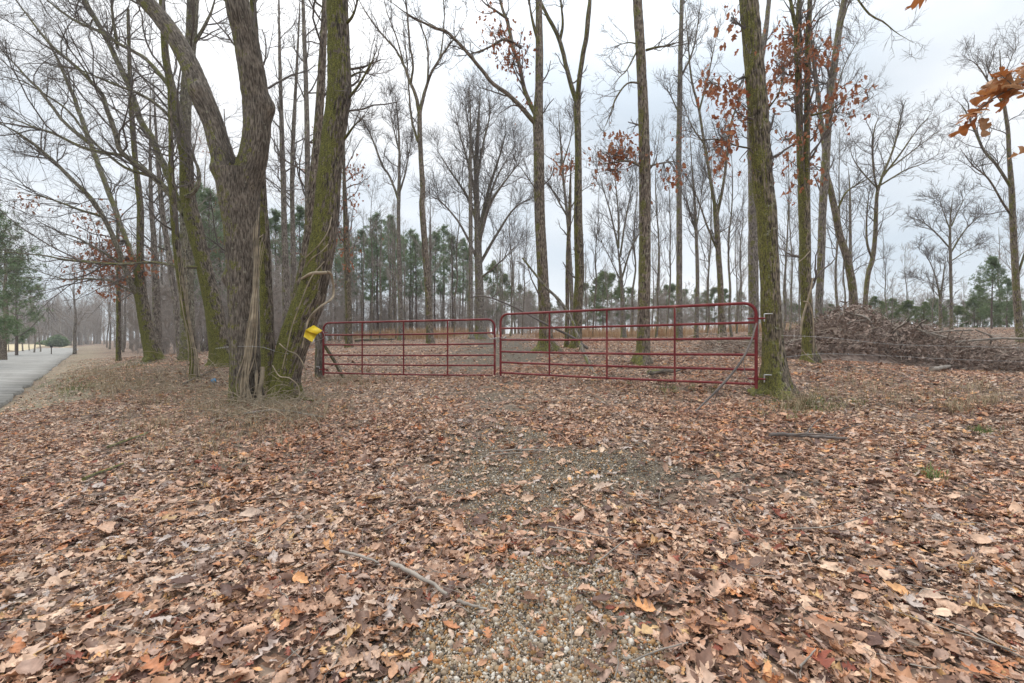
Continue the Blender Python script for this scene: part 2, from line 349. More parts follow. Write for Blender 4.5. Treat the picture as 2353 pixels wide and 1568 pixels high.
M['drygrass'] = scattermat('dry_grass_blades', [(0, (.20, .15, .085)), (.5, (.29, .225, .135)), (1, (.38, .31, .20))], .2, 9)
M['sedge'] = scattermat('orange_sedge_blades', [(0, (.28, .15, .075)), (.5, (.37, .23, .125)), (1, (.45, .33, .20))], .25, 2)
M['greengrass'] = scattermat('green_grass_blades', [(0, (.06, .10, .02)), (.5, (.13, .17, .05)), (1, (.24, .25, .11))], .2, 9)
M['pebble'] = leafmat('pebble_surface', [(0, (.24, .175, .115)), (.2, (.35, .275, .19)), (.33, (.34, .19, .075)), (.48, (.14, .105, .08)), (.62, (.42, .35, .27)), (.72, (.27, .19, .11)), (.82, (.38, .17, .06)), (.88, (.53, .48, .41))], 0, .6)
M['red_paint'] = plain('red_gate_paint', (.20, .018, .022), .32, .22, 5, spec=.5)
m, t, b, o = newmat('red_gate_paint'); tcn = N(t, 'ShaderNodeTexCoord'); n1 = N(t, 'ShaderNodeTexNoise'); n1.inputs['Scale'].default_value = 2.5; n1.inputs['Detail'].default_value = 7; n1.inputs['Roughness'].default_value = .7; L(t, tcn.outputs['Object'], n1.inputs['Vector'])
rp = N(t, 'ShaderNodeValToRGB'); ramp(rp, [(.30, (.11, .008, .012)), (.5, (.17, .018, .020)), (.60, (.20, .035, .032)), (.68, (.27, .085, .07)), (.75, (.13, .05, .025))]); L(t, n1.outputs['Fac'], rp.inputs[0]); L(t, rp.outputs[0], b.inputs['Base Color'])
rr2 = N(t, 'ShaderNodeMapRange'); b.inputs['Specular IOR Level'].default_value = .3; rr2.inputs[3].default_value = .4; rr2.inputs[4].default_value = .7; L(t, n1.outputs['Fac'], rr2.inputs[0]); L(t, rr2.outputs[0], b.inputs['Roughness']); M['red_paint'] = m
M['galv'] = plain('galvanised_steel', (.45, .45, .44), .4, .3, 20, metal=.8)
M['post'] = barkmat('weathered_post', (.06, .05, .042), (.17, .145, .12), (.30, .265, .225), moss=.12, ridge=40, lichen=.1)
M['yellow'] = plain('yellow_plastic', (.74, .52, .02), .4, .13, 16)
M['blue'] = plain('blue_plastic', (.02, .30, .62), .35, .2, 12)
M['asphalt'] = plain('asphalt', (.27, .265, .25), .85, .2, 1.2, bump=.2)

# ground sheet: leaf-brown soil, driveway gravel, rough grass by the verge
m, t, b, o = newmat('forest_floor')
tcn = N(t, 'ShaderNodeTexCoord')
vo = N(t, 'ShaderNodeTexVoronoi'); vo.inputs['Scale'].default_value = 13; L(t, tcn.outputs['Object'], vo.inputs['Vector'])
dn = N(t, 'ShaderNodeTexNoise'); dn.inputs['Scale'].default_value = 9; dn.inputs['Detail'].default_value = 4; L(t, tcn.outputs['Object'], dn.inputs['Vector'])
va = N(t, 'ShaderNodeVectorMath', operation='MULTIPLY_ADD'); va.inputs[1].default_value = (.12, .12, .0); L(t, dn.outputs['Color'], va.inputs[0]); L(t, tcn.outputs['Object'], va.inputs[2]); L(t, va.outputs[0], vo.inputs['Vector'])
sp = N(t, 'ShaderNodeSeparateColor'); L(t, vo.outputs['Color'], sp.inputs[0])
rp = N(t, 'ShaderNodeValToRGB'); ramp(rp, [(0, (.06, .04, .03)), (.3, (.13, .085, .062)), (.55, (.22, .155, .115)), (.8, (.32, .235, .175)), (1, (.22, .115, .07))]); L(t, sp.outputs[0], rp.inputs[0])
big = N(t, 'ShaderNodeTexNoise'); big.inputs['Scale'].default_value = .35; big.inputs['Detail'].default_value = 5; L(t, tcn.outputs['Object'], big.inputs['Vector'])
bm = N(t, 'ShaderNodeMapRange'); bm.inputs[1].default_value = .35; bm.inputs[2].default_value = .65; bm.inputs[3].default_value = .8; bm.inputs[4].default_value = 1.15; L(t, big.outputs['Fac'], bm.inputs[0])
mu = N(t, 'ShaderNodeMix', data_type='RGBA', blend_type='MULTIPLY'); mu.inputs[0].default_value = 1; L(t, rp.outputs[0], mu.inputs[6]); L(t, bm.outputs[0], mu.inputs[7])
ag = N(t, 'ShaderNodeAttribute', attribute_name='gravel'); af = N(t, 'ShaderNodeAttribute', attribute_name='verge')
gn = N(t, 'ShaderNodeTexVoronoi'); gn.inputs['Scale'].default_value = 90; L(t, tcn.outputs['Object'], gn.inputs['Vector'])
gs = N(t, 'ShaderNodeSeparateColor'); L(t, gn.outputs['Color'], gs.inputs[0])
gr = N(t, 'ShaderNodeValToRGB'); ramp(gr, [(0, (.035, .03, .025)), (.5, (.085, .07, .052)), (.85, (.15, .125, .09)), (1, (.24, .20, .15))]); L(t, gs.outputs[1], gr.inputs[0])
m1 = N(t, 'ShaderNodeMix', data_type='RGBA'); L(t, ag.outputs['Fac'], m1.inputs[0]); L(t, mu.outputs[2], m1.inputs[6]); L(t, gr.outputs[0], m1.inputs[7])
vr = N(t, 'ShaderNodeValToRGB'); ramp(vr, [(.3, (.17, .15, .095)), (.55, (.25, .215, .145)), (.75, (.31, .27, .19))]); L(t, dn.outputs['Fac'], vr.inputs[0])
m2 = N(t, 'ShaderNodeMix', data_type='RGBA'); L(t, af.outputs['Fac'], m2.inputs[0]); L(t, m1.outputs[2], m2.inputs[6]); L(t, vr.outputs[0], m2.inputs[7])
L(t, m2.outputs[2], b.inputs['Base Color']); b.inputs['Roughness'].default_value = .9; b.inputs['Specular IOR Level'].default_value = .2
bp = N(t, 'ShaderNodeBump'); bp.inputs['Strength'].default_value = .8; bp.inputs['Distance'].default_value = .03; L(t, sp.outputs[1], bp.inputs['Height']); L(t, bp.outputs[0], b.inputs['Normal'])
M['ground'] = m
M['field'] = plain('tan_field_grass', (.44, .36, .22), .95, .15, .3)

# ------------------------------------------------------------------ terrain meshes
def gravel_mask(x, y):
    """bare gravel of the drive showing through the leaves"""
    p = np.stack([x, y, 0 * x], 1)
    n = vnoise(p * 2.2, 21) * .45 + vnoise(p * 7, 22) * .35 + vnoise(p * 19, 23) * .2
    a = np.exp(-(((x - .06 - .26 * (y - 1.67)) / np.clip(.50 - .20 * (y - 1.67), .2, .7)) ** 2) ** 1.2) * (1 - np.clip((y - 2.3) / .8, 0, 1))
    bpat = np.exp(-(((x - .38) / .95) ** 2 + ((y - 4.0) / .42) ** 2)) * 1.3
    cpat = np.exp(-(((x + 2.6) / .35) ** 2 + ((y - 2.05) / .16) ** 2)) * .9
    track = np.exp(-(((x + .2 + .02 * y) / 1.5) ** 2)) * np.clip((y - 10.5) / 2, 0, 1) * (1 - np.clip((y - 24) / 5, 0, 1)) * .62
    mid_ = np.exp(-(((x - .35 + .05 * y) / .55) ** 2)) * np.clip((y - 2.4) / .4, 0, 1) * (1 - np.clip((y - 8.5) / 1.5, 0, 1)) * .40
    return np.clip((np.maximum.reduce([a, bpat, cpat, track, mid_]) * 1.25 + (n - .5) * 1.6 - .10) * 1.9, 0, 1)
def verge_mask(x, y):
    s, o = road_coord(x, y); n = vnoise(np.stack([x, y, 0 * x], 1) * 1.1, 31)
    near = np.clip(1.1 - np.abs(o + .9) / 1.6 + (n - .5), 0, 1) * (s > -1.5)
    far = (o > ROAD_W).astype(float) * .7
    return np.clip(near * .8 + far, 0, 1)
def axis_steps(lim, near, k):
    a = [0.0]; st = near
    while a[-1] < lim: a.append(a[-1] + st); st = min(st * k, 25)
    a = np.array(a); return np.concatenate([-a[:0:-1], a])
ax = axis_steps(420, .085, 1.038); ay = axis_steps(420, .085, 1.038) + 2.5
X, Y = np.meshgrid(ax, ay); sh = X.shape
Z = gz(X.ravel(), Y.ravel())
gm = MB(); idx = np.arange(X.size).reshape(sh)
gm.add(np.stack([X.ravel(), Y.ravel(), Z], 1), np.stack([idx[:-1, :-1], idx[:-1, 1:], idx[1:, 1:], idx[1:, :-1]], -1).reshape(-1, 4))
gme = gm.mesh('ground', M['ground'])
for nm, fn in (('gravel', gravel_mask), ('verge', verge_mask)):
    a = gme.attributes.new(nm, 'FLOAT', 'POINT'); a.data.foreach_set('value', fn(X.ravel(), Y.ravel()).astype(np.float32))
ground = link('ground', gme, kind='structure')

# road ribbon with broken edges and a lip of asphalt
rm = MB(); ss = np.concatenate([np.arange(-30, 40, .35), np.arange(40, 110, 2.)]); cross = np.linspace(0, 1, 9); rows = []
for s in ss:
    e0 = .16 * (vnoise(np.array([[s * .9, 3, 0]]), 5)[0] - .5) + .05 * (vnoise(np.array([[s * 4, 3, 0]]), 6)[0] - .5)
    for j, c in enumerate(cross):
        q = ROAD_A + ROAD_D * s + ROAD_L * (e0 + c * ROAD_W)
        rows.append([q[0], q[1], .0 + .05 * math.sin(math.pi * c) + .02 * (vnoise(np.array([[s * .3, c * 3, 1]]), 8)[0] - .5)])
rows = np.array(rows).reshape(len(ss), 9, 3)
lipa = rows[:, :1].copy(); lipa[..., 2] -= .16; lipb = rows[:, -1:].copy(); lipb[..., 2] -= .16
rows = np.concatenate([lipa, rows, lipb], 1); ii = np.arange(len(ss) * 11).reshape(len(ss), 11)
rm.add(rows, np.stack([ii[:-1, :-1], ii[1:, :-1], ii[1:, 1:], ii[:-1, 1:]], -1))
# asphalt material with long wandering tar seams
m, t, b, o = newmat('worn_asphalt'); tcn = N(t, 'ShaderNodeTexCoord'); mpn = N(t, 'ShaderNodeMapping'); mpn.inputs['Rotation'].default_value = (0, 0, -math.atan2(ROAD_D[1], ROAD_D[0])); mpn.inputs['Scale'].default_value = (.12, .9, 1)
L(t, tcn.outputs['Object'], mpn.inputs[0]); n1 = N(t, 'ShaderNodeTexNoise'); n1.inputs['Scale'].default_value = 2.2; n1.inputs['Detail'].default_value = 6; L(t, mpn.outputs[0], n1.inputs['Vector'])
rp = N(t, 'ShaderNodeValToRGB'); ramp(rp, [(.3, (.19, .18, .16)), (.5, (.30, .29, .265)), (.7, (.37, .36, .33))]); L(t, n1.outputs['Fac'], rp.inputs[0])
n2 = N(t, 'ShaderNodeTexNoise'); n2.inputs['Scale'].default_value = 60; n2.inputs['Detail'].default_value = 3; L(t, tcn.outputs['Object'], n2.inputs['Vector'])
mu = N(t, 'ShaderNodeMix', data_type='RGBA', blend_type='MULTIPLY'); mu.inputs[0].default_value = .5; L(t, rp.outputs[0], mu.inputs[6]); L(t, n2.outputs['Fac'], mu.inputs[7]); sb = N(t, 'ShaderNodeMath', operation='SUBTRACT'); sb.inputs[1].default_value = .5; L(t, n1.outputs['Fac'], sb.inputs[0]); ab = N(t, 'ShaderNodeMath', operation='ABSOLUTE'); L(t, sb.outputs[0], ab.inputs[0])
cr_ = N(t, 'ShaderNodeMapRange'); cr_.inputs[1].default_value = .004; cr_.inputs[2].default_value = .016; cr_.inputs[3].default_value = .45; cr_.inputs[4].default_value = 1; L(t, ab.outputs[0], cr_.inputs[0])
m3 = N(t, 'ShaderNodeMix', data_type='RGBA', blend_type='MULTIPLY'); m3.inputs[0].default_value = 1; L(t, mu.outputs[2], m3.inputs[6]); L(t, cr_.outputs[0], m3.inputs[7])
L(t, m3.outputs[2], b.inputs['Base Color']); b.inputs['Roughness'].default_value = .8
link('road', rm.mesh('road', m, True), kind='structure')
# pale field beyond the road
fm = MB(); fx, fy = np.meshgrid(np.linspace(-150, -58, 40), np.linspace(62, 128, 30)); sh = fx.shape
fx = -(.962 + (fx + 150) / 92 * .35) * fy
fi = np.arange(fx.size).reshape(sh); fzv = gz(fx.ravel(), fy.ravel()) + .06
fm.add(np.stack([fx.ravel(), fy.ravel(), fzv], 1), np.stack([fi[:-1, :-1], fi[:-1, 1:], fi[1:, 1:], fi[1:, :-1]], -1))
link('field', fm.mesh('field', M['field']), kind='structure')

# ------------------------------------------------------------------ leaves and pebbles
def leaf_geo(rng, kind, nt=15, five=True):
    t = np.linspace(0, 1, nt); s = np.array([-1, -.5, 0, .5, 1.]) if five else np.array([-1, 0, 1.])
    if kind == 'oak':
        k = rng.choice([2.6, 3.0, 3.4]); ph = rng.uniform(-.05, .1)
        w = .43 * np.sin(np.pi * np.clip(t, .02, .99) ** .75) ** .7; tri = 1 - np.abs(2 * ((k * t + ph) % 1) - 1); lob = (tri if nt > 9 else np.abs(np.sin(np.pi * (k * t + ph)))) ** 1.1
        mwl = .17 + .83 * lob; fo = .13 * lob
    elif kind == 'soft':
        w = .36 * np.sin(np.pi * np.clip(t, .02, .99) ** .62) ** .8; lob = np.abs(np.sin(np.pi * 3.5 * t)) ** .6; mwl = .62 + .38 * lob; fo = .07 * lob
    else:
        w = (.25 if kind == 'oval' else .15) * np.sin(np.pi * np.clip(t, .02, .99) ** .85) ** .8; mwl = np.ones(nt); fo = .03 * np.ones(nt)
    asym = 1 + .12 * rng.standard_normal((nt, len(s)))
    y = s[None, :] * (w * mwl)[:, None] * np.abs(asym); x = (t - .5)[:, None] + fo[:, None] * np.abs(s)[None, :] + 0 * y
    x[0] -= .0; z = .015 * rng.standard_normal(x.shape)
    ka = rng.uniform(-4, 6); kb = rng.uniform(-1.5, 1.7)
    ka = ka if abs(ka) > .4 else .4; kb = kb if abs(kb) > .2 else .2
    z = z + (1 - np.cos(ka * y)) / ka; y = np.sin(ka * y) / ka
    z = z + (1 - np.cos(kb * x)) / kb; x = np.sin(kb * x) / kb
    tw = rng.uniform(-.9, .9) * (t - .5)[:, None]; y, z = y * np.cos(tw) - z * np.sin(tw), y * np.sin(tw) + z * np.cos(tw)
    V = np.stack([x, y, z], -1).reshape(-1, 3); c = len(s); i = np.arange(nt * c).reshape(nt, c)
    q = np.stack([i[:-1, :-1], i[1:, :-1], i[1:, 1:], i[:-1, 1:]], -1).reshape(-1, 4)
    mid = i[0, c // 2]; st = V[mid]
    V2 = np.array([st + [-.26, .03, .02], st + [-.26, .045, .02], st + [0, .008, 0], st + [0, -.008, 0]])
    return np.concatenate([V, V2]), np.concatenate([q, [[len(V), len(V) + 1, len(V) + 2, len(V) + 3]]])
rng = np.random.default_rng(11)
LEAF = []
for kkind in ['oak'] * 9 + ['soft'] * 3 + ['oval'] * 5 + ['narrow'] * 2:
    mb = MB(); V, q = leaf_geo(rng, kkind, 23 if kkind == 'oak' else 13); mb.add(V, q); LEAF.append(mb.mesh('leaf', M['leaf']))
for kkind in ['oak', 'oak']:
    mb = MB(); V, q = leaf_geo(rng, kkind, 23 if kkind == 'oak' else 13); mb.add(V, q); LEAF.append(mb.mesh('tan_leaf', M['leaf_fresh']))
def source_collection(name, meshes):
    c = bpy.data.collections.new(name)
    for k, me in enumerate(meshes): c.objects.link(bpy.data.objects.new('%s_%02d' % (name, k), me))
    return c
LEAFCOL = source_collection('leaf_kinds', LEAF)
PEB = []
for k in range(6):
    th = np.linspace(0, 2 * math.pi, 9)[:-1]; la = np.linspace(-.5, .5, 5) * math.pi
    v = np.array([[math.cos(a) * math.cos(b_), math.sin(a) * math.cos(b_), math.sin(b_)] for b_ in la for a in th])
    v = v * (1 + .28 * (vnoise(v * 1.3 + k * 9, k)[:, None] - .5) * 2) * np.array([1, rng.uniform(.65, .95), rng.uniform(.5, .8)])
    i = np.arange(40).reshape(5, 8); mb = MB(); mb.add(v, np.stack([i[:-1], np.roll(i[:-1], -1, 1), np.roll(i[1:], -1, 1), i[1:]], -1)); PEB.append(mb.mesh('pebble', M['pebble']))
PEBCOL = source_collection('pebble_kinds', PEB)
def instancer(name, P, ROT, S, IDX, coll, parent=None, **props):
    me = bpy.data.meshes.new(name); me.vertices.add(len(P)); me.vertices.foreach_set('co', np.asarray(P, np.float32).ravel())
    for nm, ty, key, arr in (('rot', 'FLOAT_VECTOR', 'vector', ROT), ('sc', 'FLOAT', 'value', S), ('ix', 'INT', 'value', IDX)):
        a = me.attributes.new(nm, ty, 'POINT'); a.data.foreach_set(key, np.asarray(arr, np.int32 if ty == 'INT' else np.float32).ravel())
    o = link(name, me, parent, **props)
    g = bpy.data.node_groups.new(name, 'GeometryNodeTree')
    g.interface.new_socket('Geometry', in_out='INPUT', socket_type='NodeSocketGeometry'); g.interface.new_socket('Geometry', in_out='OUTPUT', socket_type='NodeSocketGeometry')
    gi = g.nodes.new('NodeGroupInput'); go = g.nodes.new('NodeGroupOutput'); ip = g.nodes.new('GeometryNodeInstanceOnPoints'); ci = g.nodes.new('GeometryNodeCollectionInfo')
    ci.inputs['Collection'].default_value = coll; ci.inputs['Separate Children'].default_value = True; ci.inputs['Reset Children'].default_value = True
    def na(nm, dt):
        n = g.nodes.new('GeometryNodeInputNamedAttribute'); n.data_type = dt; n.inputs['Name'].default_value = nm; return n.outputs['Attribute']
    er = g.nodes.new('FunctionNodeEulerToRotation')
    g.links.new(gi.outputs[0], ip.inputs['Points']); g.links.new(ci.outputs[0], ip.inputs['Instance']); ip.inputs['Pick Instance'].default_value = True
    g.links.new(na('ix', 'INT'), ip.inputs['Instance Index']); g.links.new(na('rot', 'FLOAT_VECTOR'), er.inputs[0]); g.links.new(er.outputs[0], ip.inputs['Rotation'])
    g.links.new(na('sc', 'FLOAT'), ip.inputs['Scale']); g.links.new(ip.outputs[0], go.inputs[0])
    md = o.modifiers.new('scatter', 'NODES'); md.node_group = g
    return o
rng = np.random.default_rng(5)
PTS = []
for d0, d1, dens in ((.9, 3.2, 2300), (3.2, 6.5, 1400), (6.5, 11, 650), (11, 18, 230), (18, 30, 80)):
    area = 1.3 * (d1 * d1 - d0 * d0) + 1.2 * (d1 - d0); n = int(area * dens)
    y = np.sqrt(d0 * d0 + (d1 * d1 - d0 * d0) * rng.random(n)); x = (rng.random(n) * 2 - 1) * (1.3 * y + .6)
    PTS.append(np.stack([x, y], 1))
xy = np.concatenate(PTS)
s_, o_ = road_coord(xy[:, 0], xy[:, 1])
keep = (o_ < -.12) | ((o_ < .5) & (rng.random(len(xy)) < .06)) | (rng.random(len(xy)) < .004)
keep &= (rng.random(len(xy)) > gravel_mask(xy[:, 0], xy[:, 1]) * .88)
keep &= (rng.random(len(xy)) > verge_mask(xy[:, 0], xy[:, 1]) * .75)
xy = xy[keep]; n = len(xy)
lay = rng.random(n); lump = vnoise(np.stack([xy[:, 0] * 4, xy[:, 1] * 4, 0 * lay], 1), 41)
zz = gz(xy[:, 0], xy[:, 1]) + .006 + lay * (.008 + .026 * lump)
rot = np.stack([rng.normal(0, .29, n), rng.normal(0, .29, n), rng.random(n) * 6.283], 1)
rot[:, 0] += (rng.random(n) < .35) * math.pi
sc = np.clip(np.exp(rng.normal(math.log(.053), .36, n)), .024, .15)
frag = rng.random(n) < .28; sc = np.where(frag, rng.uniform(.018, .05, n), sc)
ix = np.where(rng.random(n) < .022, rng.integers(19, 21, n), rng.integers(0, 19, n))
P3 = np.stack([xy[:, 0], xy[:, 1], zz], 1)
vis = (np.abs(xy[:, 0]) < 1.12 * xy[:, 1]) & ((CZ - zz) / xy[:, 1] < .745) & (lay > .55)
cand = np.nonzero(vis)[0]; cand = cand[np.argsort(-(sc[cand] / xy[cand, 1] ** 1.1))][:300]
for k in cand:
    lo = bpy.data.objects.new('leaf', LEAF[ix[k]]); COL.objects.link(lo); lo.parent = ground
    lo.location = P3[k] + [0, 0, .01]; lo.rotation_euler = rot[k]; lo.scale = [sc[k]] * 3
mask = np.ones(n, bool); mask[cand] = False
instancer('leaf_litter', P3[mask], rot[mask], sc[mask], ix[mask], LEAFCOL, ground, kind='stuff', label='dense brown fallen oak leaves carpeting the ground')
# gravel of the drive
n = 200000; y = 1.0 + 4.6 * rng.random(n) ** 1.3; x = rng.normal(.1, .75, n)
x[:4000] = rng.normal(-2.6, .35, 4000); y[:4000] = rng.normal(2.05, .16, 4000)
keep = rng.random(n) < (gravel_mask(x, y) * 1.1 + .02) * np.where(y > 3.1, .3, 1); x = x[keep]; y = y[keep]; n = len(x)
instancer('gravel', np.stack([x, y, gz(x, y) + .003], 1), rng.random((n, 3)) * 6.28, np.clip(np.exp(rng.normal(math.log(.0040), .52, n)), .0018, .02), rng.integers(0, 6, n), PEBCOL, ground, kind='stuff', label='small rounded tan and white pebbles of the drive')

# ------------------------------------------------------------------ tree builder
def wpath(pts, d):
    o = []
    for p in pts:
        dd = d + (p[3] if len(p) > 3 else 0); q = PX(p[0], p[1], dd); o.append([*q, p[2] / 2 * dd / F / math.hypot(1, (p[0] - W0 / 2) / F)])   # a round stem looks wider off axis
    return np.array(o)
def hero_tube(mb, rows, sides, amp, freq, seed, lobes=0., z0=None, knobs=()):
    P = rows[:, :3][None]; Rr = rows[:, 3][None]; tmp = MB(); tubes(tmp, P, Rr, sides)
    V = tmp.v[0].reshape(len(rows), sides, 3); B = tmp.b[0].reshape(len(rows), sides, 3)
    rad = nrm(V - rows[:, None, :3]); r = rows[:, 3][:, None]
    bb = B * np.array([freq, freq, freq * .17])
    n1 = vnoise(bb, seed); n2 = vnoise(bb * 2.3 + 5, seed + 1); rg = 1 - np.abs(2 * n1 - 1)
    dsp = amp * ((rg - .5) * 1.1 + (n2 - .5) * .8) + r * .10 * (vnoise(B * np.array([4, 4, 1.6]), seed + 2) - .5)
    if lobes and z0 is not None:
        th = np.arange(sides) / sides * 6.283; h = np.clip(1 - (rows[:, 2] - z0) / .55, 0, 1)[:, None]
        dsp = dsp + r * lobes * h ** 2 * (np.sin(th * 3 + seed) * .5 + np.sin(th * 5 + seed * 2) * .35 + .25)
    V = V + rad * dsp[..., None]
    for (kp, kr, kh) in knobs:
        dist = np.linalg.norm(V - np.asarray(kp), axis=-1); V = V + rad * (kh * np.exp(-(dist / kr) ** 2))[..., None]
    i = np.arange(len(rows) * sides).reshape(len(rows), sides)
    mb.add(V.reshape(-1, 3), np.stack([i[:-1], np.roll(i[:-1], -1, 1), np.roll(i[1:], -1, 1), i[1:]], -1), bark=B.reshape(-1, 3))
SIMPLE_LEAF = []
rl = np.random.default_rng(3)
for k in range(6): SIMPLE_LEAF.append(leaf_geo(rl, 'oak', 6, False))
def euler_mats(r):
    cx, cy, cz_ = np.cos(r).T; sx_, sy, sz = np.sin(r).T
    return np.stack([np.stack([cy * cz_, sx_ * sy * cz_ - cx * sz, cx * sy * cz_ + sx_ * sz], -1), np.stack([cy * sz, sx_ * sy * sz + cx * cz_, cx * sy * sz - sx_ * cz_], -1), np.stack([-sy, sx_ * cy, cx * cy], -1)], 1)
def leaf_cloud(mb, pos, rng, size=.11, droop=True, LG=None):
    LG = LG or SIMPLE_LEAF
    n = len(pos); r = np.stack([rng.normal(0, .7, n), rng.normal(1.0 if droop else 0, .6, n), rng.random(n) * 6.283], 1); Mx = euler_mats(r); s = size * (.6 + .8 * rng.random(n))
    kind = rng.integers(0, 6, n)
    for k in range(6):
        w = np.nonzero(kind == k)[0]
        if not len(w): continue
        V, q = LG[k]; W = np.einsum('nij,vj->nvi', Mx[w], V + [.5, 0, 0]) * s[w][:, None, None] + pos[w][:, None]
        mb.add(W, (q[None] + (np.arange(len(w)) * len(V))[:, None, None]).reshape(-1, 4))
def tree(name, label, d, trunk, limbs=(), mat='oak', hero=0, lobes=.35, flare=1.5, tw=(6, 1.6, 6, 4), t0=.3, ltw=None, lt0=.1, group=None, clusters=(), seed=1, trop=.10, cat='tree',
         twigmat='twig', knobs=(), limbmat=None, lsize=.12, ground_base=True, mid=None):
    """trunk/limbs: (u, v, width[, depth offset]) traced on the picture grid and put at distance d"""
    rng = np.random.default_rng(seed + 100); tr = wpath(trunk, d)
    b0 = tr[0].copy(); zg = g1(b0[0], b0[1]); base = np.array([b0[0], b0[1], zg])
    if ground_base:
        tr = tr[(tr[:, 2] > zg + .25) | (np.arange(len(tr)) > 1)]
        k = tr[0]; r1 = k[3]
        tr = np.concatenate([[[b0[0], b0[1], zg - .3, r1 * flare * 1.25], [b0[0], b0[1], zg + .02, r1 * flare], [b0[0] * .75 + k[0] * .25, b0[1] * .75 + k[1] * .25, zg + .18, r1 * (1 + (flare - 1) * .42)]], tr[(tr[:, 2] > zg + .35)]])
    if trunk[-1][2] <= 6: tr[-1, 3] *= .25; tr[-2, 3] *= .8
    root = thing(name, label, cat, base, group)
    Lt = np.linalg.norm(np.diff(tr[:, :3], axis=0), axis=1).sum()
    mb = MB()
    if hero:
        rows = smooth_path(tr, max(24, int(Lt / .035))); hero_tube(mb, rows, 56 if hero > 1 else 32, .017 if hero > 1 else .009, 30 if hero > 1 else 34, seed, lobes, zg, [(PX(a, b_, d - dd), kr, kh) for (a, b_, dd, kr, kh) in knobs])
    else:
        rows = smooth_path(tr, max(20, int(Lt / .12))); hero_tube(mb, rows, 14, .010, 18, seed, lobes, zg)
    part('trunk', mb, M[mat], root, base, bark=True)
    LP = [smooth_path(tr, 14)]; LR = []
    for lb in limbs:
        lp = wpath(lb, d); lp[-1, 3] *= .3; lp[-2, 3] *= .75; ll = np.linalg.norm(np.diff(lp[:, :3], axis=0), axis=1).sum(); mb = MB()
        if hero > 1 and lp[0, 3] > .1:
            hero_tube(mb, smooth_path(lp, max(20, int(ll / .035))), 48, .014, 30, seed + 5, knobs=[(PX(a, b_, d - dd), kr, kh) for (a, b_, dd, kr, kh) in knobs])
        else:
            rows = smooth_path(lp, max(10, int(ll / .10))); jit = .012 * min(1, ll) * (vnoise(np.stack([np.arange(len(rows)) * .35, np.full(len(rows), lp[0, 0] * 7), np.zeros(len(rows))], 1), seed) - .5)
            rows[:, :3] += jit[:, None] * 2; tubes(mb, rows[None, :, :3], rows[None, :, 3], 8)
        part('limb', mb, M[limbmat or mat], root, base, bark=True); LP.append(smooth_path(lp, 14))
    # procedural branching
    cm = MB(); Pm = np.array([q[:, :3] for q in LP]); Rm = np.array([q[:, 3] for q in LP])
    n1, l1, n2, n3 = tw; A = []; rm2 = max(.002, d * .00034); rm3 = max(.0016, d * .00024)
    Q1, S1 = kids(Pm[:1], Rm[:1], rng, n1, t0, 1, (48, 14), l1, .36, 8, .2, trop, rcap=.028); A.append((Q1, S1))
    if len(Pm) > 1:
        ln = np.linalg.norm(np.diff(Pm[1:], axis=1), axis=2).sum(1); a1, al = ltw or (n1, l1)
        cnt = np.maximum(2, (a1 * ln / max(ln.mean(), .1)).astype(int)); Q, S = kids(Pm[1:], Rm[1:], rng, cnt, lt0, 1, (42, 14), al, .40, 8, .2, trop, rcap=.025); A.append((Q, S)); Q, S = kids(Pm[1:], Rm[1:], rng, 4, .45, .99, (27, 10), al * .9, .65, 8, .17, trop, rcap=.02, rmin=max(.003, d * .0004)); A.append((Q, S))
    P1 = np.concatenate([a for a, _ in A]); S1 = np.concatenate([b_ for _, b_ in A])
    P2, S2 = kids(P1, S1, rng, n2, .15, 1, (42, 14), .45 * l1, .5, 5, .22, trop * .8, rmin=rm2)
    tubes(cm, P1, S1, 5); tubes(cm, P2, S2, 3)
    if n3:
        P3_, S3 = kids(P2, S2, rng, n3 + 1, .15, 1, (40, 14), .24 * l1, .55, 3, .2, trop * .6, rmin=rm3); tubes(cm, P3_, S3, 3)
    if clusters:
        lm = MB(); tm = cm
        for (u, v, su, sv, cn) in clusters:
            c = np.array([PX(u + su * rng.standard_normal(), v + sv * rng.standard_normal(), d + .35 * rng.standard_normal()) for _ in range(max(3, cn // 6))])
            cn = int(cn * .62); ii = rng.integers(0, len(c), cn); pos = c[ii] + rng.normal(0, .10 * d / 10 + .04, (cn, 3)); leaf_cloud(lm, pos, rng, lsize)
            # fine twigs carrying the leaves back towards the nearest limb or trunk
            allp = np.concatenate([q[:, :3] for q in LP] + [P1.reshape(-1, 3)]); ce = c.mean(0); src = allp[np.argmin(np.linalg.norm(allp - ce, axis=1))]
            for q in c:
                mdp = (src + q) / 2 + rng.normal(0, .06, 3); rows = smooth_path(np.array([[*src, .011], [*mdp, .007], [*q, .003]]), 6); tubes(tm, rows[None, :, :3], rows[None, :, 3], 3)
        part('dead_leaves', lm, M['red_leaves'], root, base, kind='stuff')
    part('crown', cm, M[twigmat], root, base, bark=False)
    print('TREE', name, label[:34], 'd', d, 'base v', round(trunk[0][1]), 'ground v', round(784 + (CZ - zg) * F / d))
    return root

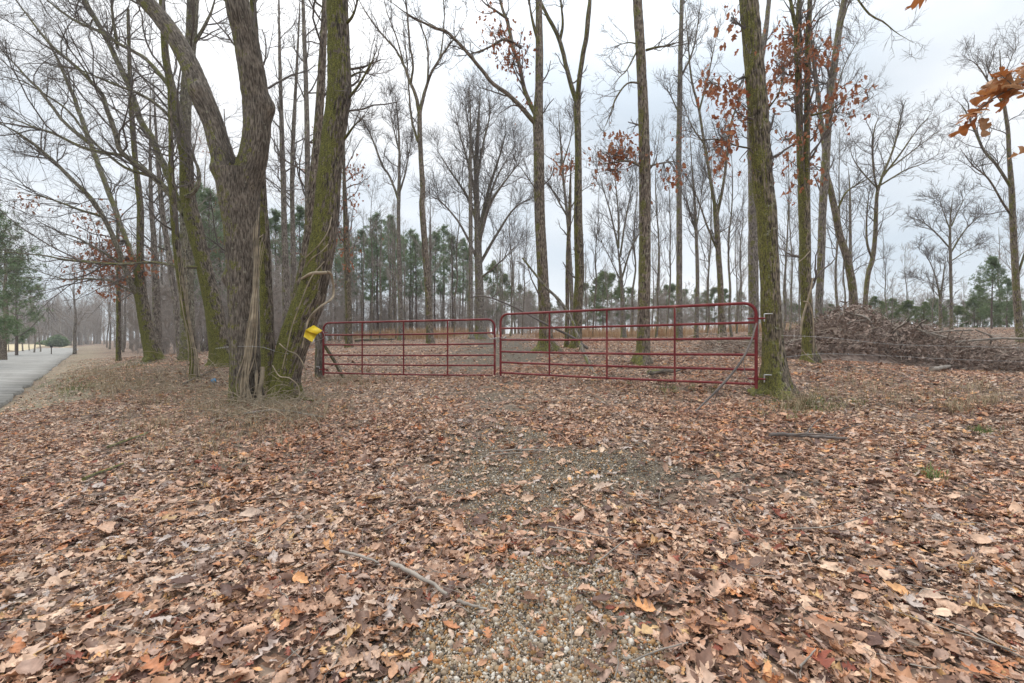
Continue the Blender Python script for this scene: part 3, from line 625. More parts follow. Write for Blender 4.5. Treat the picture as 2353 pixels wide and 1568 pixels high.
# ------------------------------------------------------------------ trees left of the gate
tree('forked_maple', 'huge rough-barked tree forking in two above head height, vines up its base', 8.0,
     [(566, 918, 80), (564, 850, 73), (561, 750, 71), (558, 650, 71), (556, 560, 76), (553, 490, 88), (549, 435, 100), (548, 395, 104)],
     [[(540, 430, 78), (522, 385, 62), (506, 340, 54), (491, 285, 51), (468, 232, 54), (449, 180, 51, .1), (428, 132, 48, .2), (398, 80, 46, .3), (360, 30, 44, .4), (322, -12, 42, .5), (250, -100, 36, .7), (150, -230, 26, 1)],
      [(560, 430, 80), (580, 365, 68), (590, 300, 64), (589, 240, 64), (578, 160, 62, -.1), (563, 80, 60, -.2), (550, 30, 58, -.3), (541, -20, 56, -.3), (530, -130, 44, -.3), (540, -280, 30, -.2)]],
     mat='maple', hero=2, lobes=.45, flare=1.15, tw=(3, 1.2, 4, 3), t0=.9, ltw=(10, 2.2), lt0=.45, seed=2,
     knobs=[(632, 245, .0, .17, .16), (440, 195, .25, .14, .14), (515, 640, .1, .12, .10), (492, 385, .2, .16, .09)])
tree('mossy_trunk_behind_fork', 'straight trunk with yellow-green moss standing right behind the forked tree', 9.6,
     [(616, 895, 36), (615, 800, 34), (612, 700, 31), (607, 560, 27), (601, 450, 23), (595, 300, 20), (587, 100, 17), (580, -20, 15), (578, -200, 10)], mat='mossy', hero=1, tw=(8, 1.6, 6, 4), t0=.6, seed=3)
tree('leaning_mossy_tree', 'thick tree sheathed in green moss, leaning right behind a yellow tag', 8.1,
     [(652, 915, 74), (655, 870, 70), (670, 805, 70), (690, 742, 70), (714, 682, 66), (730, 620, 62), (741, 560, 59), (750, 490, 57), (757, 400, 55), (766, 310, 53), (779, 210, 55), (777, 100, 50), (775, 0, 48), (770, -120, 44), (765, -280, 34)],
     [[(795, 230, 8), (820, 200, 6, -.2), (850, 150, 5, -.3), (868, 110, 4, -.4)], [(790, 320, 7), (812, 290, 6, -.2), (838, 265, 5, -.3)], [(790, 60, 8), (812, 30, 7, -.2), (830, -30, 5, -.3)], [(797, 180, 6), (830, 165, 5, .3), (862, 175, 3, .5)]],
     mat='mossy', hero=2, lobes=.45, flare=1.1, tw=(5, .9, 4, 3), t0=.55, ltw=(5, .8), seed=4)
tree('grey_parallel_tree', 'slimmer grey trunk leaning close behind the mossy leaning tree', 9.6,
     [(648, 872, 34), (660, 800, 31), (677, 718, 28), (700, 610, 27), (712, 520, 26), (724, 400, 24), (734, 250, 20), (742, 100, 16), (747, 0, 14), (752, -160, 10)], mat='oak', hero=1, tw=(8, 1.6, 6, 4), t0=.55, seed=5)
tree('sweeping_tree', 'tall tree whose many long limbs sweep up and leftward over the road', 12.0,
     [(512, 828, 66), (505, 790, 52), (490, 704, 44), (467, 604, 38), (443, 504, 40), (430, 440, 36), (428, 367, 31), (410, 283, 29), (394, 200, 21), (381, 133, 18), (376, 60, 16), (372, 0, 15), (366, -120, 10)],
     [[(428, 490, 26), (400, 455, 20), (345, 400, 17, -.3), (285, 355, 15, -.6), (262, 300, 14, -.8), (235, 220, 12, -1), (200, 175, 11, -1.1), (165, 143, 10, -1.2), (120, 105, 9, -1.3), (60, 30, 7, -1.4), (20, -20, 5, -1.5)],
      [(287, 357, 10, -.6), (210, 345, 9, -.8), (130, 310, 8, -1), (60, 285, 7, -1.2), (-10, 260, 5, -1.3)],
      [(405, 460, 20), (385, 400, 19, .2), (352, 325, 18, .3), (322, 270, 17, .4), (297, 200, 16, .5), (266, 130, 15, .6), (240, 80, 15, .7), (205, 20, 14, .8), (165, -60, 11, .9), (110, -160, 8, 1)],
      [(415, 455, 14), (442, 443, 12, -.3), (457, 418, 11, -.3), (456, 385, 9, -.3), (444, 362, 7, -.3), (446, 330, 5, -.2)],
      [(390, 200, 12), (355, 155, 11, .3), (317, 123, 10, .4), (267, 97, 9, .5), (230, 73, 9, .6), (167, 43, 8, .7), (107, 0, 6, .9), (60, -40, 5, 1)],
      [(468, 612, 10), (444, 614, 9, -.2), (400, 611, 8, -.4), (350, 602, 8, -.6), (267, 606, 8, -.9), (167, 599, 7, -1.2), (100, 587, 6, -1.4), (-10, 578, 5, -1.7)],
      [(270, 110, 9, .6), (262, 60, 8, .5), (255, 0, 7, .4), (250, -60, 5, .3)],
      [(418, 330, 10), (390, 270, 9, -.4), (340, 225, 8, -.7), (270, 195, 7, -1), (180, 160, 5, -1.3), (110, 150, 4, -1.5)],
      [(350, 405, 9, -.3), (290, 385, 8, -.5), (220, 330, 7, -.8), (150, 250, 6, -1), (60, 190, 5, -1.3), (0, 175, 4, -1.4)]],
     mat='mossy', limbmat='limb', hero=1, lobes=.3, flare=1.25, tw=(9, 2.0, 6, 4), t0=.55, ltw=(10, 1.7), lt0=.12, seed=6, trop=.06)
tree('grey_straight_tree', 'grey upright trunk passing behind the sweeping limbs, lichen spotted', 13.5,
     [(432, 838, 40), (430, 700, 33), (428, 560, 31), (427, 430, 29), (425, 300, 28), (429, 200, 27), (438, 100, 27), (443, 0, 27), (446, -160, 20)],
     [[(440, 110, 9), (470, 60, 8), (490, 10, 6), (505, -50, 5)]], mat='limb', hero=1, tw=(12, 1.8, 6, 4), t0=.5, seed=7)
tree('vine_clad_stem', 'thin crooked mossy stem wrapped in vines left of the forked tree', 10.6,
     [(447, 856, 21), (444, 804, 19), (432, 745, 18), (424, 704, 18), (412, 620, 18), (405, 560, 18), (398, 470, 17), (394, 400, 13), (392, 300, 10), (388, 180, 7)], mat='mossy', hero=1, tw=(12, 1.0, 5, 3), t0=.45, seed=8)
tree('roadside_tree', 'dark trunk on the mossy roadside mound, splitting into splayed leftward limbs', 17,
     [(352, 838, 46), (346, 804, 38), (336, 750, 33), (328, 704, 31), (322, 668, 30), (322, 604, 18), (322, 540, 17), (322, 471, 16), (312, 380, 14), (304, 280, 13), (298, 160, 10), (294, 20, 7)],
     [[(318, 680, 18), (303, 655, 15, -.3), (283, 604, 14, -.6), (250, 520, 13, -1), (216, 465, 13, -1.3), (160, 407, 12, -1.6), (100, 350, 11, -2), (43, 307, 9, -2.4), (-10, 278, 7, -2.6)],
      [(316, 672, 9), (295, 665, 8, -.4), (255, 645, 7, -1), (215, 640, 6, -1.5), (147, 640, 5, -2), (67, 614, 4, -2.5)],
      [(318, 640, 15), (300, 580, 14, .4), (280, 523, 14, .8), (240, 417, 14, 1.2), (207, 327, 13, 1.6), (180, 250, 12, 1.8), (153, 183, 10, 2), (127, 127, 8, 2.2), (95, 60, 6, 2.4)],
      [(205, 330, 11, 1.6), (150, 283, 10, 1.2), (100, 217, 9, .9), (43, 157, 8, .5), (-10, 100, 6, .2)],
      [(240, 500, 8, -1), (180, 480, 7, -1.5), (110, 455, 6, -2), (40, 440, 4, -2.5)],
      [(290, 610, 7, -.6), (230, 575, 6, -1.2), (160, 540, 5, -1.8), (90, 545, 4, -2.2)]],
     mat='mossy', limbmat='limb', hero=1, flare=1.3, tw=(10, 2.4, 6, 4), t0=.45, ltw=(11, 2.3), lt0=.15, seed=9, trop=.03, lsize=.13,
     clusters=[(235, 570, 30, 12, 300), (280, 600, 28, 10, 300), (260, 650, 30, 9, 260), (330, 600, 25, 12, 140), (200, 610, 22, 8, 130), (60, 460, 22, 6, 60), (215, 500, 25, 12, 100)])
# slim trunks among them
for (nm, lb, d, tr, mt, sd) in [
    ('slim_pale_tree', 'slender pale trunk left of three between the forked and leaning trees', 15, [(660, 830, 22), (658, 700, 19), (654, 560, 14), (651, 440, 12), (647, 300, 11), (642, 100, 8), (640, -60, 6)], 'grey', 11),
    ('slim_pale_tree', 'slender pale trunk middle of three between the forked and leaning trees', 16.5, [(676, 830, 18), (675, 700, 15), (673, 560, 12), (671, 400, 10), (675, 280, 9), (683, 130, 7), (690, -20, 5)], 'grey', 12),
    ('slim_pale_tree', 'slender trunk right of three, tight against the leaning mossy tree', 14, [(690, 835, 18), (700, 640, 15), (706, 500, 13), (706, 350, 12), (703, 200, 11), (698, 60, 9), (694, -60, 7)], 'grey', 13),
    ('slim_dark_tree', 'thin dark trunk with red-brown leaves just right of the leaning tree', 20, [(802, 785, 17), (800, 700, 14), (797, 600, 13), (793, 480, 11), (790, 380, 8), (792, 280, 5)], 'post_oak', 14),
    ('mossy_pole_tree', 'bright moss-green slender trunk in the wood beside the roadside mound', 21, [(272, 822, 13), (272, 740, 11), (272, 665, 10), (270, 560, 8), (268, 460, 6)], 'mossy', 15),
    ('slim_grey_tree', 'slim grey trunk left of the vine-clad stem, leaning slightly', 15, [(418, 838, 16), (408, 740, 14), (398, 660, 14), (384, 560, 13), (371, 470, 12), (360, 330, 9), (352, 180, 6)], 'grey', 16),
    ('slim_grey_tree', 'slim upright grey trunk directly right of the roadside tree', 19, [(362, 832, 24), (360, 700, 20), (354, 560, 14), (347, 470, 11), (345, 330, 8), (345, 200, 5)], 'grey', 17),
    ('slim_grey_tree', 'slender grey trunk showing between the sweeping and forked trees', 17, [(536, 830, 18), (530, 700, 15), (524, 560, 12), (518, 400, 9), (515, 250, 6)], 'grey', 18),
]:
    tree(nm, lb, d, tr, mat=mt, tw=(16, 1.8, 6, 3), t0=.4, seed=sd, lsize=.14,
         clusters=[(808, 388, 14, 7, 50), (822, 400, 8, 8, 40), (805, 455, 14, 10, 60), (795, 525, 10, 10, 50), (798, 570, 8, 6, 25), (795, 610, 9, 7, 25)] if sd == 14 else ())

# ------------------------------------------------------------------ trees behind the gates
tree('slender_forked_tree', 'slender tree with a narrow flame-shaped crown left of the wine-glass fork', 26,
     [(921, 765, 12), (920, 700, 11), (917, 600, 10), (915, 500, 9), (916, 450, 9), (917, 400, 7), (917, 330, 5), (912, 250, 3), (905, 210, 2)],
     [[(914, 455, 6), (895, 405, 5, .3), (877, 377, 5, .5), (858, 325, 4, .6), (841, 290, 3, .8), (830, 260, 2, 1)], [(918, 440, 5), (930, 400, 4, -.5), (940, 350, 3, -.8), (948, 300, 2, -1)],
      [(917, 350, 4), (905, 300, 3), (895, 250, 2), (888, 220, 2)]], mat='grey', tw=(12, 1.8, 7, 5), t0=.62, ltw=(9, 1.2), seed=21, trop=.22)
tree('wineglass_tree', 'tall slim tree forking like a wine glass beyond the left gate', 20,
     [(989, 784, 17), (985, 700, 15), (981, 637, 15), (974, 537, 14), (969, 471, 13), (971, 434, 12), (967, 367, 11), (964, 300, 11), (964, 255, 11)],
     [[(964, 262, 9), (955, 220, 8), (944, 193, 7), (928, 150, 6, .3), (908, 113, 5, .5), (868, 67, 4, .7), (834, 17, 3, .9), (810, -30, 2, 1)],
      [(964, 262, 9), (973, 220, 8), (981, 193, 7), (991, 167, 6, -.3), (1011, 133, 5, -.5), (1034, 100, 4, -.7), (1051, 77, 3, -.9), (1075, 30, 2, -1)],
      [(944, 193, 6), (948, 150, 5, -.3), (941, 100, 5, -.4), (936, 33, 4, -.4), (931, -20, 3, -.4), (925, -90, 2)],
      [(981, 193, 5), (984, 140, 4, .4), (979, 95, 4, .5), (965, 50, 3, .6), (958, 0, 2, .6)],
      [(960, 325, 6), (945, 270, 5, .2), (940, 215, 4, .3), (931, 100, 3, .4), (922, 20, 2, .5)],
      [(1011, 133, 4, -.5), (1018, 80, 3, -.5), (1020, 20, 3, -.5), (1015, -40, 2)],
      [(928, 150, 4, .3), (912, 90, 3, .2), (890, 30, 3, .1), (875, -30, 2)]], mat='oak', tw=(3, 1.2, 5, 3), t0=.7, ltw=(7, 1.2), seed=22, trop=.15)
tree('broad_crowned_tree', 'grey tree with a broad fan of fine upswept branches in mid distance', 25,
     [(1104, 760, 27), (1102, 700, 21), (1099, 600, 18), (1096, 500, 14), (1094, 400, 11), (1096, 330, 9), (1100, 260, 6), (1104, 200, 3)],
     [[(1100, 570, 11), (1108, 500, 9, .6), (1124, 430, 7, 1), (1150, 350, 5, 1.3), (1163, 300, 3, 1.5)], [(1099, 560, 9), (1125, 470, 7, -.6), (1165, 410, 5, -1), (1205, 360, 3, -1.4)],
      [(1098, 520, 8), (1075, 455, 6, .5), (1040, 400, 5, .9), (1000, 340, 3, 1.2)], [(1096, 480, 7), (1082, 400, 6, -.6), (1060, 320, 4, -1), (1040, 240, 3, -1.3)],
      [(1098, 600, 7), (1060, 520, 5, -.4), (1010, 460, 4, -.8), (985, 455, 3, -1)], [(1100, 610, 8), (1140, 540, 6, .5), (1180, 480, 5, .8), (1225, 450, 3, 1.2)],
      [(1095, 420, 6), (1110, 330, 5, .3), (1125, 260, 4, .5), (1118, 200, 2, .6)], [(1095, 400, 6), (1078, 300, 5, .3), (1068, 230, 3, .4)], [(1103, 640, 6), (1150, 600, 4, -.5), (1190, 560, 3, -.9)],
      [(1110, 500, 7, .6), (1140, 410, 5, .9), (1185, 330, 3, 1.2)]],
     mat='grey', tw=(14, 2.4, 7, 4), t0=.4, ltw=(12, 1.7), seed=23, trop=.2)
tree('companion_tree', 'thin straight trunk touching the left side of the broad-crowned tree', 24,
     [(1082, 760, 11), (1081, 650, 10), (1081, 520, 9), (1080, 400, 8), (1081, 300, 6), (1078, 200, 3)], mat='grey', tw=(16, 1.5, 7, 4), t0=.5, seed=24, trop=.25)
tree('two_limbed_oak', 'shaggy oak behind right gate, two long limbs reaching left from halfway', 13.5,
     [(1255, 806, 46), (1253, 760, 30), (1250, 700, 27), (1245, 600, 25), (1240, 500, 24), (1238, 400, 24), (1237, 320, 24), (1236, 270, 24), (1238, 200, 18), (1239, 120, 17), (1238, 40, 15), (1237, -40, 13), (1236, -180, 9)],
     [[(1230, 285, 12), (1198, 247, 11, -.2), (1165, 215, 10, -.3), (1128, 187, 9, -.4), (1085, 133, 8, -.6), (1031, 77, 7, -.8), (998, 63, 6, -1), (944, 37, 5, -1.2), (885, -5, 4, -1.4)],
      [(1230, 265, 11), (1205, 207, 10, .3), (1195, 157, 9, .4), (1178, 107, 9, .5), (1168, 60, 8, .6), (1148, 0, 7, .7), (1130, -60, 5, .8)],
      [(1236, 95, 8), (1226, 60, 7), (1218, 20, 6), (1212, -30, 5)], [(1198, 110, 6, .3), (1160, 90, 5, 0), (1120, 110, 4, -.2), (1075, 125, 3, -.4), (1045, 128, 2, -.5)], [(1168, 45, 6, .6), (1140, 25, 5, .5), (1110, 5, 4, .4), (1090, -30, 3, .3)],
      [(1250, 700, 5), (1225, 650, 4, -.4), (1205, 590, 3, -.6)], [(1240, 450, 4), (1210, 405, 3, -.4), (1195, 380, 2, -.6)]],
     mat='oak', limbmat='oak', hero=1, lobes=.55, flare=1.7, tw=(6, .8, 5, 3), t0=.25, ltw=(6, 1.0), seed=25,
     clusters=[(1118, 30, 8, 10, 35), (1130, 70, 12, 10, 70), (1145, 100, 14, 8, 60), (1170, 125, 14, 12, 80), (1190, 150, 12, 10, 70), (1200, 110, 14, 12, 50), (1208, 240, 10, 4, 18)])
tree('vee_forked_tree', 'tree behind right gate dividing into a tall narrow vee', 14,
     [(1324, 806, 27), (1326, 760, 21), (1327, 700, 21), (1331, 620, 21), (1328, 520, 20), (1328, 430, 17), (1328, 340, 15), (1326, 260, 15), (1326, 230, 16)],
     [[(1326, 238, 12), (1311, 190, 11, .2), (1298, 140, 10, .3), (1285, 90, 10, .4), (1261, 43, 9, .5), (1241, 0, 8, .6), (1210, -70, 6, .8)],
      [(1327, 238, 12), (1331, 183, 11, -.2), (1338, 133, 11, -.3), (1348, 77, 11, -.4), (1352, 30, 11, -.4), (1355, -10, 10, -.4), (1358, -120, 7, -.4)],
      [(1286, 92, 7, .4), (1292, 60, 6, .3), (1290, 20, 6, .2), (1286, -30, 5, .1)]], mat='post_oak', hero=1, tw=(6, .6, 4, 3), t0=.3, ltw=(5, .8), seed=26)
tree('snapped_sapling', 'thin dead-straight trunk with a snapped top beside the vee-forked tree', 14.5,
     [(1302, 800, 11), (1303, 700, 9), (1304, 600, 9), (1308, 500, 8), (1310, 430, 7), (1312, 366, 6)], [[(1309, 480, 3), (1335, 440, 3), (1360, 425, 2)]], mat='oak', tw=(4, .6, 4, 3), t0=.5, seed=27,
     clusters=[(1285, 378, 14, 6, 50), (1300, 385, 10, 8, 40), (1315, 370, 8, 12, 35)])
tree('slim_bare_tree', 'slim bare tree with a see-through crown between the snapped trunk and the gate oak limbs', 24,
     [(1316, 770, 11), (1312, 650, 9), (1305, 520, 7), (1293, 400, 6), (1288, 330, 5), (1282, 255, 2)], [[(1305, 500, 5), (1270, 440, 4), (1240, 400, 3)], [(1292, 380, 4), (1310, 320, 3), (1318, 270, 2)]], mat='grey', tw=(16, 1.8, 6, 4), t0=.45, ltw=(8, 1.2), seed=28, trop=.2)
tree('shaggy_straight_oak', 'straight shaggy trunk rising behind the middle of right gate', 10.5,
     [(1474, 838, 40), (1477, 800, 32), (1479, 700, 28), (1481, 560, 27), (1481, 470, 27), (1481, 400, 26), (1479, 300, 25), (1475, 200, 23), (1470, 100, 22), (1464, 0, 20), (1458, -140, 17)],
     [[(1484, 115, 6), (1510, 108, 5, -.2), (1540, 104, 4, -.3), (1560, 95, 3, -.4)], [(1470, 190, 5), (1440, 192, 4, -.2), (1415, 225, 4, -.3), (1400, 265, 3, -.4), (1385, 300, 2, -.4)],
      [(1474, 382, 6), (1440, 370, 5, -.2), (1400, 375, 4, -.3), (1360, 380, 3, -.4)], [(1488, 382, 5), (1520, 375, 4, .2), (1560, 368, 3, .3)], [(1466, 110, 4), (1440, 160, 3, -.2), (1425, 175, 3, -.3), (1400, 205, 2, -.3)], [(1462, 100, 4), (1440, 98, 3, .3), (1400, 110, 2, .4)]],
     mat='oak', hero=1, lobes=.4, flare=1.6, tw=(4, .6, 4, 3), t0=.3, ltw=(5, .7), seed=29, lsize=.11,
     clusters=[(1415, 350, 22, 12, 150), (1440, 330, 14, 14, 90), (1395, 360, 18, 8, 70), (1390, 397, 20, 6, 60), (1455, 350, 10, 12, 50), (1530, 415, 16, 8, 40), (1555, 400, 8, 10, 25)])
tree('pale_straight_tree', 'pale straight trunk between the shaggy oak and the gate hinge tree', 20,
     [(1559, 775, 19), (1560, 700, 15), (1560, 600, 14), (1560, 480, 13), (1559, 360, 13), (1561, 250, 12), (1563, 120, 11), (1566, 0, 9), (1568, -120, 7)], [[(1562, 180, 5), (1590, 120, 4), (1605, 40, 3), (1610, -30, 2)], [(1560, 260, 4), (1535, 210, 3), (1515, 190, 2)]], mat='grey', hero=0, tw=(10, 1.0, 5, 3), t0=.4, seed=30)
tree('fan_tree', 'bare tree with a low vase of thin stems behind right gate centre', 26,
     [(1432, 765, 11), (1430, 690, 9), (1425, 620, 8), (1418, 560, 6)], [[(1420, 570, 5), (1405, 500, 4), (1385, 430, 3), (1372, 390, 2)], [(1421, 570, 5), (1420, 490, 4), (1414, 420, 3), (1405, 350, 2)], [(1424, 590, 5), (1436, 510, 4), (1450, 440, 3), (1462, 390, 2)], [(1428, 640, 5), (1450, 570, 4), (1480, 520, 3), (1510, 490, 2)], [(1428, 650, 4), (1400, 590, 3), (1375, 540, 2)]],
     mat='grey', tw=(6, 1.5, 6, 4), t0=.5, ltw=(9, 1.4), seed=31, trop=.2)
tree('slim_bare_tree', 'slim bare tree just right of the shaggy oak, low forked crown', 22,
     [(1598, 770, 12), (1602, 650, 9), (1600, 560, 8), (1596, 470, 6), (1590, 390, 4), (1584, 300, 2)], [[(1600, 540, 5), (1580, 470, 4), (1560, 430, 3)], [(1600, 520, 4), (1612, 440, 3), (1620, 360, 2)]], mat='grey', tw=(14, 1.7, 6, 4), t0=.4, seed=32, trop=.2)
tree('tall_vase_tree', 'tall vase-shaped tree with curving limbs just left of the hinge tree', 19,
     [(1659, 775, 18), (1656, 700, 15), (1654, 640, 14), (1650, 580, 13), (1645, 500, 13), (1643, 470, 12)],
     [[(1643, 480, 9), (1630, 400, 8), (1618, 330, 7, .2), (1605, 250, 6, .3), (1588, 180, 5, .4), (1580, 90, 4, .5), (1572, 0, 3, .6)], [(1646, 500, 8), (1662, 420, 7, -.2), (1673, 330, 6, -.3), (1680, 280, 5, -.4), (1700, 220, 4, -.5), (1712, 170, 3, -.6)], [(1606, 255, 5, .3), (1625, 180, 4, 0), (1640, 110, 3, 0), (1655, 40, 2, 0)],
      [(1618, 330, 5, .2), (1590, 290, 4), (1565, 230, 3)], [(1650, 580, 6), (1625, 520, 5), (1600, 450, 4), (1575, 400, 3)]], mat='oak', tw=(5, 1.2, 6, 3), t0=.5, ltw=(8, 1.2), seed=33, trop=.15, lsize=.13,
     clusters=[(1650, 385, 12, 8, 50), (1672, 350, 10, 14, 50), (1580, 310, 8, 10, 30)])
tree('pale_back_tree', 'pale grey trunk half hidden directly behind the gate hinge tree', 16,
     [(1731, 770, 27), (1731, 700, 24), (1730, 600, 24), (1730, 500, 23), (1729, 400, 22), (1727, 250, 20), (1750, 120, 16), (1760, 60, 12), (1768, -20, 10)], mat='grey', hero=1, tw=(8, 1.0, 5, 3), t0=.4, seed=34)
tree('hinge_tree', 'mossy-rooted oak trunk that carries the red gate hinges', 7.0,
     [(1782, 906, 60), (1779, 860, 56), (1776, 800, 50), (1771, 700, 45), (1765, 570, 44), (1760, 480, 45), (1753, 430, 46), (1746, 330, 46), (1739, 230, 45), (1728, 100, 44), (1719, 0, 41), (1710, -120, 38), (1700, -300, 30)],
     [[(1722, 340, 5), (1690, 335, 4, -.1), (1650, 320, 4, -.2), (1610, 320, 3, -.3), (1570, 310, 2, -.4)], [(1764, 250, 5), (1790, 210, 4, -.2), (1800, 150, 3, -.3)], [(1715, 175, 4), (1680, 190, 3, .2), (1640, 200, 2, .3)],
      [(1705, -230, 16), (1780, -200, 13, -.3), (1880, -110, 9, -.6), (1950, -30, 6, -.8), (1975, 5, 5, -.9), (2000, 35, 5, -1), (2030, 50, 4, -1), (2060, 75, 3, -1.1), (2098, 98, 2, -1.2)]],
     mat='post_oak', hero=2, lobes=.75, flare=1.8, tw=(6, .5, 4, 3), t0=.3, ltw=(6, .5), seed=35, lsize=.10,
     clusters=[(1680, 210, 14, 8, 50), (1655, 205, 16, 8, 50), (1625, 185, 8, 10, 35), (1690, 235, 16, 10, 50), (1672, 300, 10, 18, 50), (1680, 55, 8, 18, 30), (1718, 40, 6, 4, 5), (1714, 110, 5, 8, 6), (1730, 165, 3, 3, 2), (1690, 260, 14, 8, 40), (1650, 350, 16, 6, 40), (1712, 380, 5, 8, 16)])
tree('twin_stem_oak', 'vine-scarred tree splitting into two parallel stems, red-brown leaves above', 10,
     [(1862, 832, 38), (1857, 785, 31), (1853, 700, 28), (1850, 640, 27), (1849, 560, 27), (1847, 470, 28), (1846, 425, 29)],
     [[(1842, 430, 19), (1838, 350, 18), (1836, 250, 17), (1833, 150, 17), (1831, 70, 17), (1836, 0, 15), (1838, -120, 11)], [(1852, 430, 17), (1853, 350, 16), (1854, 250, 15), (1856, 100, 15), (1860, 0, 15), (1863, -120, 12)], [(1831, 75, 10), (1822, 35, 10), (1814, -10, 9), (1806, -80, 7)],
      [(1862, 265, 5), (1900, 255, 4, -.2), (1950, 225, 3, -.3), (1998, 210, 2, -.4)], [(1862, 262, 4), (1920, 258, 3, .2), (1970, 262, 2, .3)], [(1845, 310, 4), (1800, 320, 3, -.2), (1775, 321, 2, -.3)]],
     mat='post_oak', hero=1, lobes=.45, flare=1.6, tw=(4, .7, 4, 3), t0=.4, ltw=(7, .8), seed=36, lsize=.12,
     clusters=[(1800, 80, 12, 8, 60), (1828, 105, 12, 14, 90), (1840, 140, 22, 10, 120), (1800, 150, 16, 12, 90), (1900, 120, 14, 8, 60), (1780, 180, 10, 16, 60), (1845, 75, 8, 10, 50), (1830, 200, 12, 14, 70), (1880, 245, 14, 8, 50), (1940, 225, 16, 6, 45), (1975, 215, 12, 10, 30), (1815, 325, 14, 5, 40), (1870, 290, 12, 10, 50), (1825, 385, 8, 12, 35), (1862, 400, 12, 8, 40), (1860, 360, 8, 6, 25), (1950, 262, 12, 5, 25), (1815, 432, 6, 4, 15), (1785, 230, 10, 10, 40)])
tree('slanting_tall_tree', 'smooth grey trunk slanting rightward as it rises beside the twin stems', 13,
     [(1876, 782, 22), (1879, 740, 18), (1884, 640, 18), (1887, 560, 18), (1890, 470, 19), (1895, 400, 20), (1899, 320, 19), (1905, 260, 17), (1914, 165, 17), (1927, 70, 16), (1939, 0, 15), (1958, -120, 11)],
     [[(1893, 330, 11), (1887, 280, 10, .3), (1878, 210, 10, .5), (1870, 150, 9, .7), (1866, 120, 7, .8), (1862, 40, 5, .9)], [(1925, 80, 6), (1945, 20, 5, -.2), (1960, -40, 4, -.3)], [(1908, 250, 5), (1940, 150, 4, .3), (1985, 70, 3, .5)]], mat='grey', hero=1, tw=(14, 1.3, 6, 3), t0=.35, ltw=(8, 1.2), seed=37)
tree('leaning_grey_tree', 'grey trunk behind the brush pile leaning strongly to the left', 15,
     [(1966, 745, 20), (1963, 710, 19), (1956, 645, 20), (1945, 590, 19), (1929, 540, 18), (1919, 490, 17), (1909, 440, 15), (1899, 400, 12), (1892, 350, 8), (1880, 280, 5)], [[(1925, 478, 6), (1945, 440, 5), (1985, 415, 4), (2010, 400, 3)]], mat='oak', hero=0, tw=(6, .9, 5, 3), t0=.5, seed=38)
tree('windswept_tree', 'crooked tree on the brush pile, its fine crown sweeping to the right', 20,
     [(1988, 745, 13), (1987, 700, 12), (1994, 630, 12), (2004, 595, 12), (2010, 540, 11), (2012, 490, 10), (2014, 450, 9), (2018, 425, 8)],
     [[(2016, 440, 7), (2028, 400, 7), (2045, 360, 6, .3), (2058, 320, 5, .5), (2068, 270, 4, .7), (2080, 230, 3, .8)], [(2016, 440, 6), (2008, 400, 5, -.3), (2004, 340, 5, -.5), (2010, 290, 4, -.6), (2025, 260, 3, -.7)], [(2028, 405, 6), (2070, 350, 5, -.3), (2105, 300, 4, -.5), (2140, 260, 3, -.7)], [(2032, 395, 5), (2085, 355, 4, .5), (2130, 320, 3, .8), (2170, 290, 2, 1)], [(2022, 425, 5), (2080, 390, 4, -.3), (2120, 375, 3, -.5), (2160, 350, 2, -.7)],
      [(2018, 435, 4), (1985, 400, 4, .3), (1960, 365, 3, .4), (1952, 335, 2, .5)], [(2003, 595, 6), (1992, 560, 6, -.2), (1990, 520, 5, -.2), (1993, 470, 4, -.2), (2000, 420, 3, -.1)]],
     mat='oak', tw=(4, 1.2, 5, 3), t0=.6, ltw=(10, 1.3), seed=39, trop=.08)
tree('slim_bare_tree', 'thin straight sapling right of the leaning grey trunk over the brush', 18, [(1954, 740, 9), (1953, 640, 8), (1953, 540, 7), (1952, 440, 5), (1948, 380, 3)], mat='grey', tw=(12, 1.0, 5, 3), t0=.3, seed=40)
tree('round_crowned_tree', 'slim pale tree with an airy round crown beyond the brush pile', 28,
     [(2186, 775, 10), (2185, 700, 8), (2183, 600, 8), (2182, 540, 6), (2184, 490, 4), (2190, 440, 2)], [[(2182, 570, 5), (2150, 535, 4), (2120, 510, 3), (2095, 500, 2)], [(2184, 580, 5), (2215, 530, 4), (2245, 500, 3), (2265, 485, 2)], [(2183, 530, 4), (2165, 480, 3), (2155, 445, 2)], [(2185, 520, 4), (2205, 475, 3), (2220, 445, 2)], [(2184, 600, 4), (2230, 570, 3), (2262, 555, 2)]],
     mat='grey', tw=(10, 1.6, 6, 4), t0=.45, ltw=(8, 1.2), seed=41, trop=.12)
tree('slim_bare_tree', 'twin-stemmed bare tree left of the pale round-crowned tree', 27, [(2161, 775, 9), (2160, 690, 8), (2165, 650, 6), (2172, 590, 4)], [[(2160, 690, 5), (2150, 640, 4), (2135, 600, 3), (2115, 570, 2)], [(2162, 670, 4), (2140, 650, 3), (2105, 640, 2)]], mat='grey', tw=(8, 1.5, 6, 4), t0=.3, ltw=(8, 1.1), seed=42)
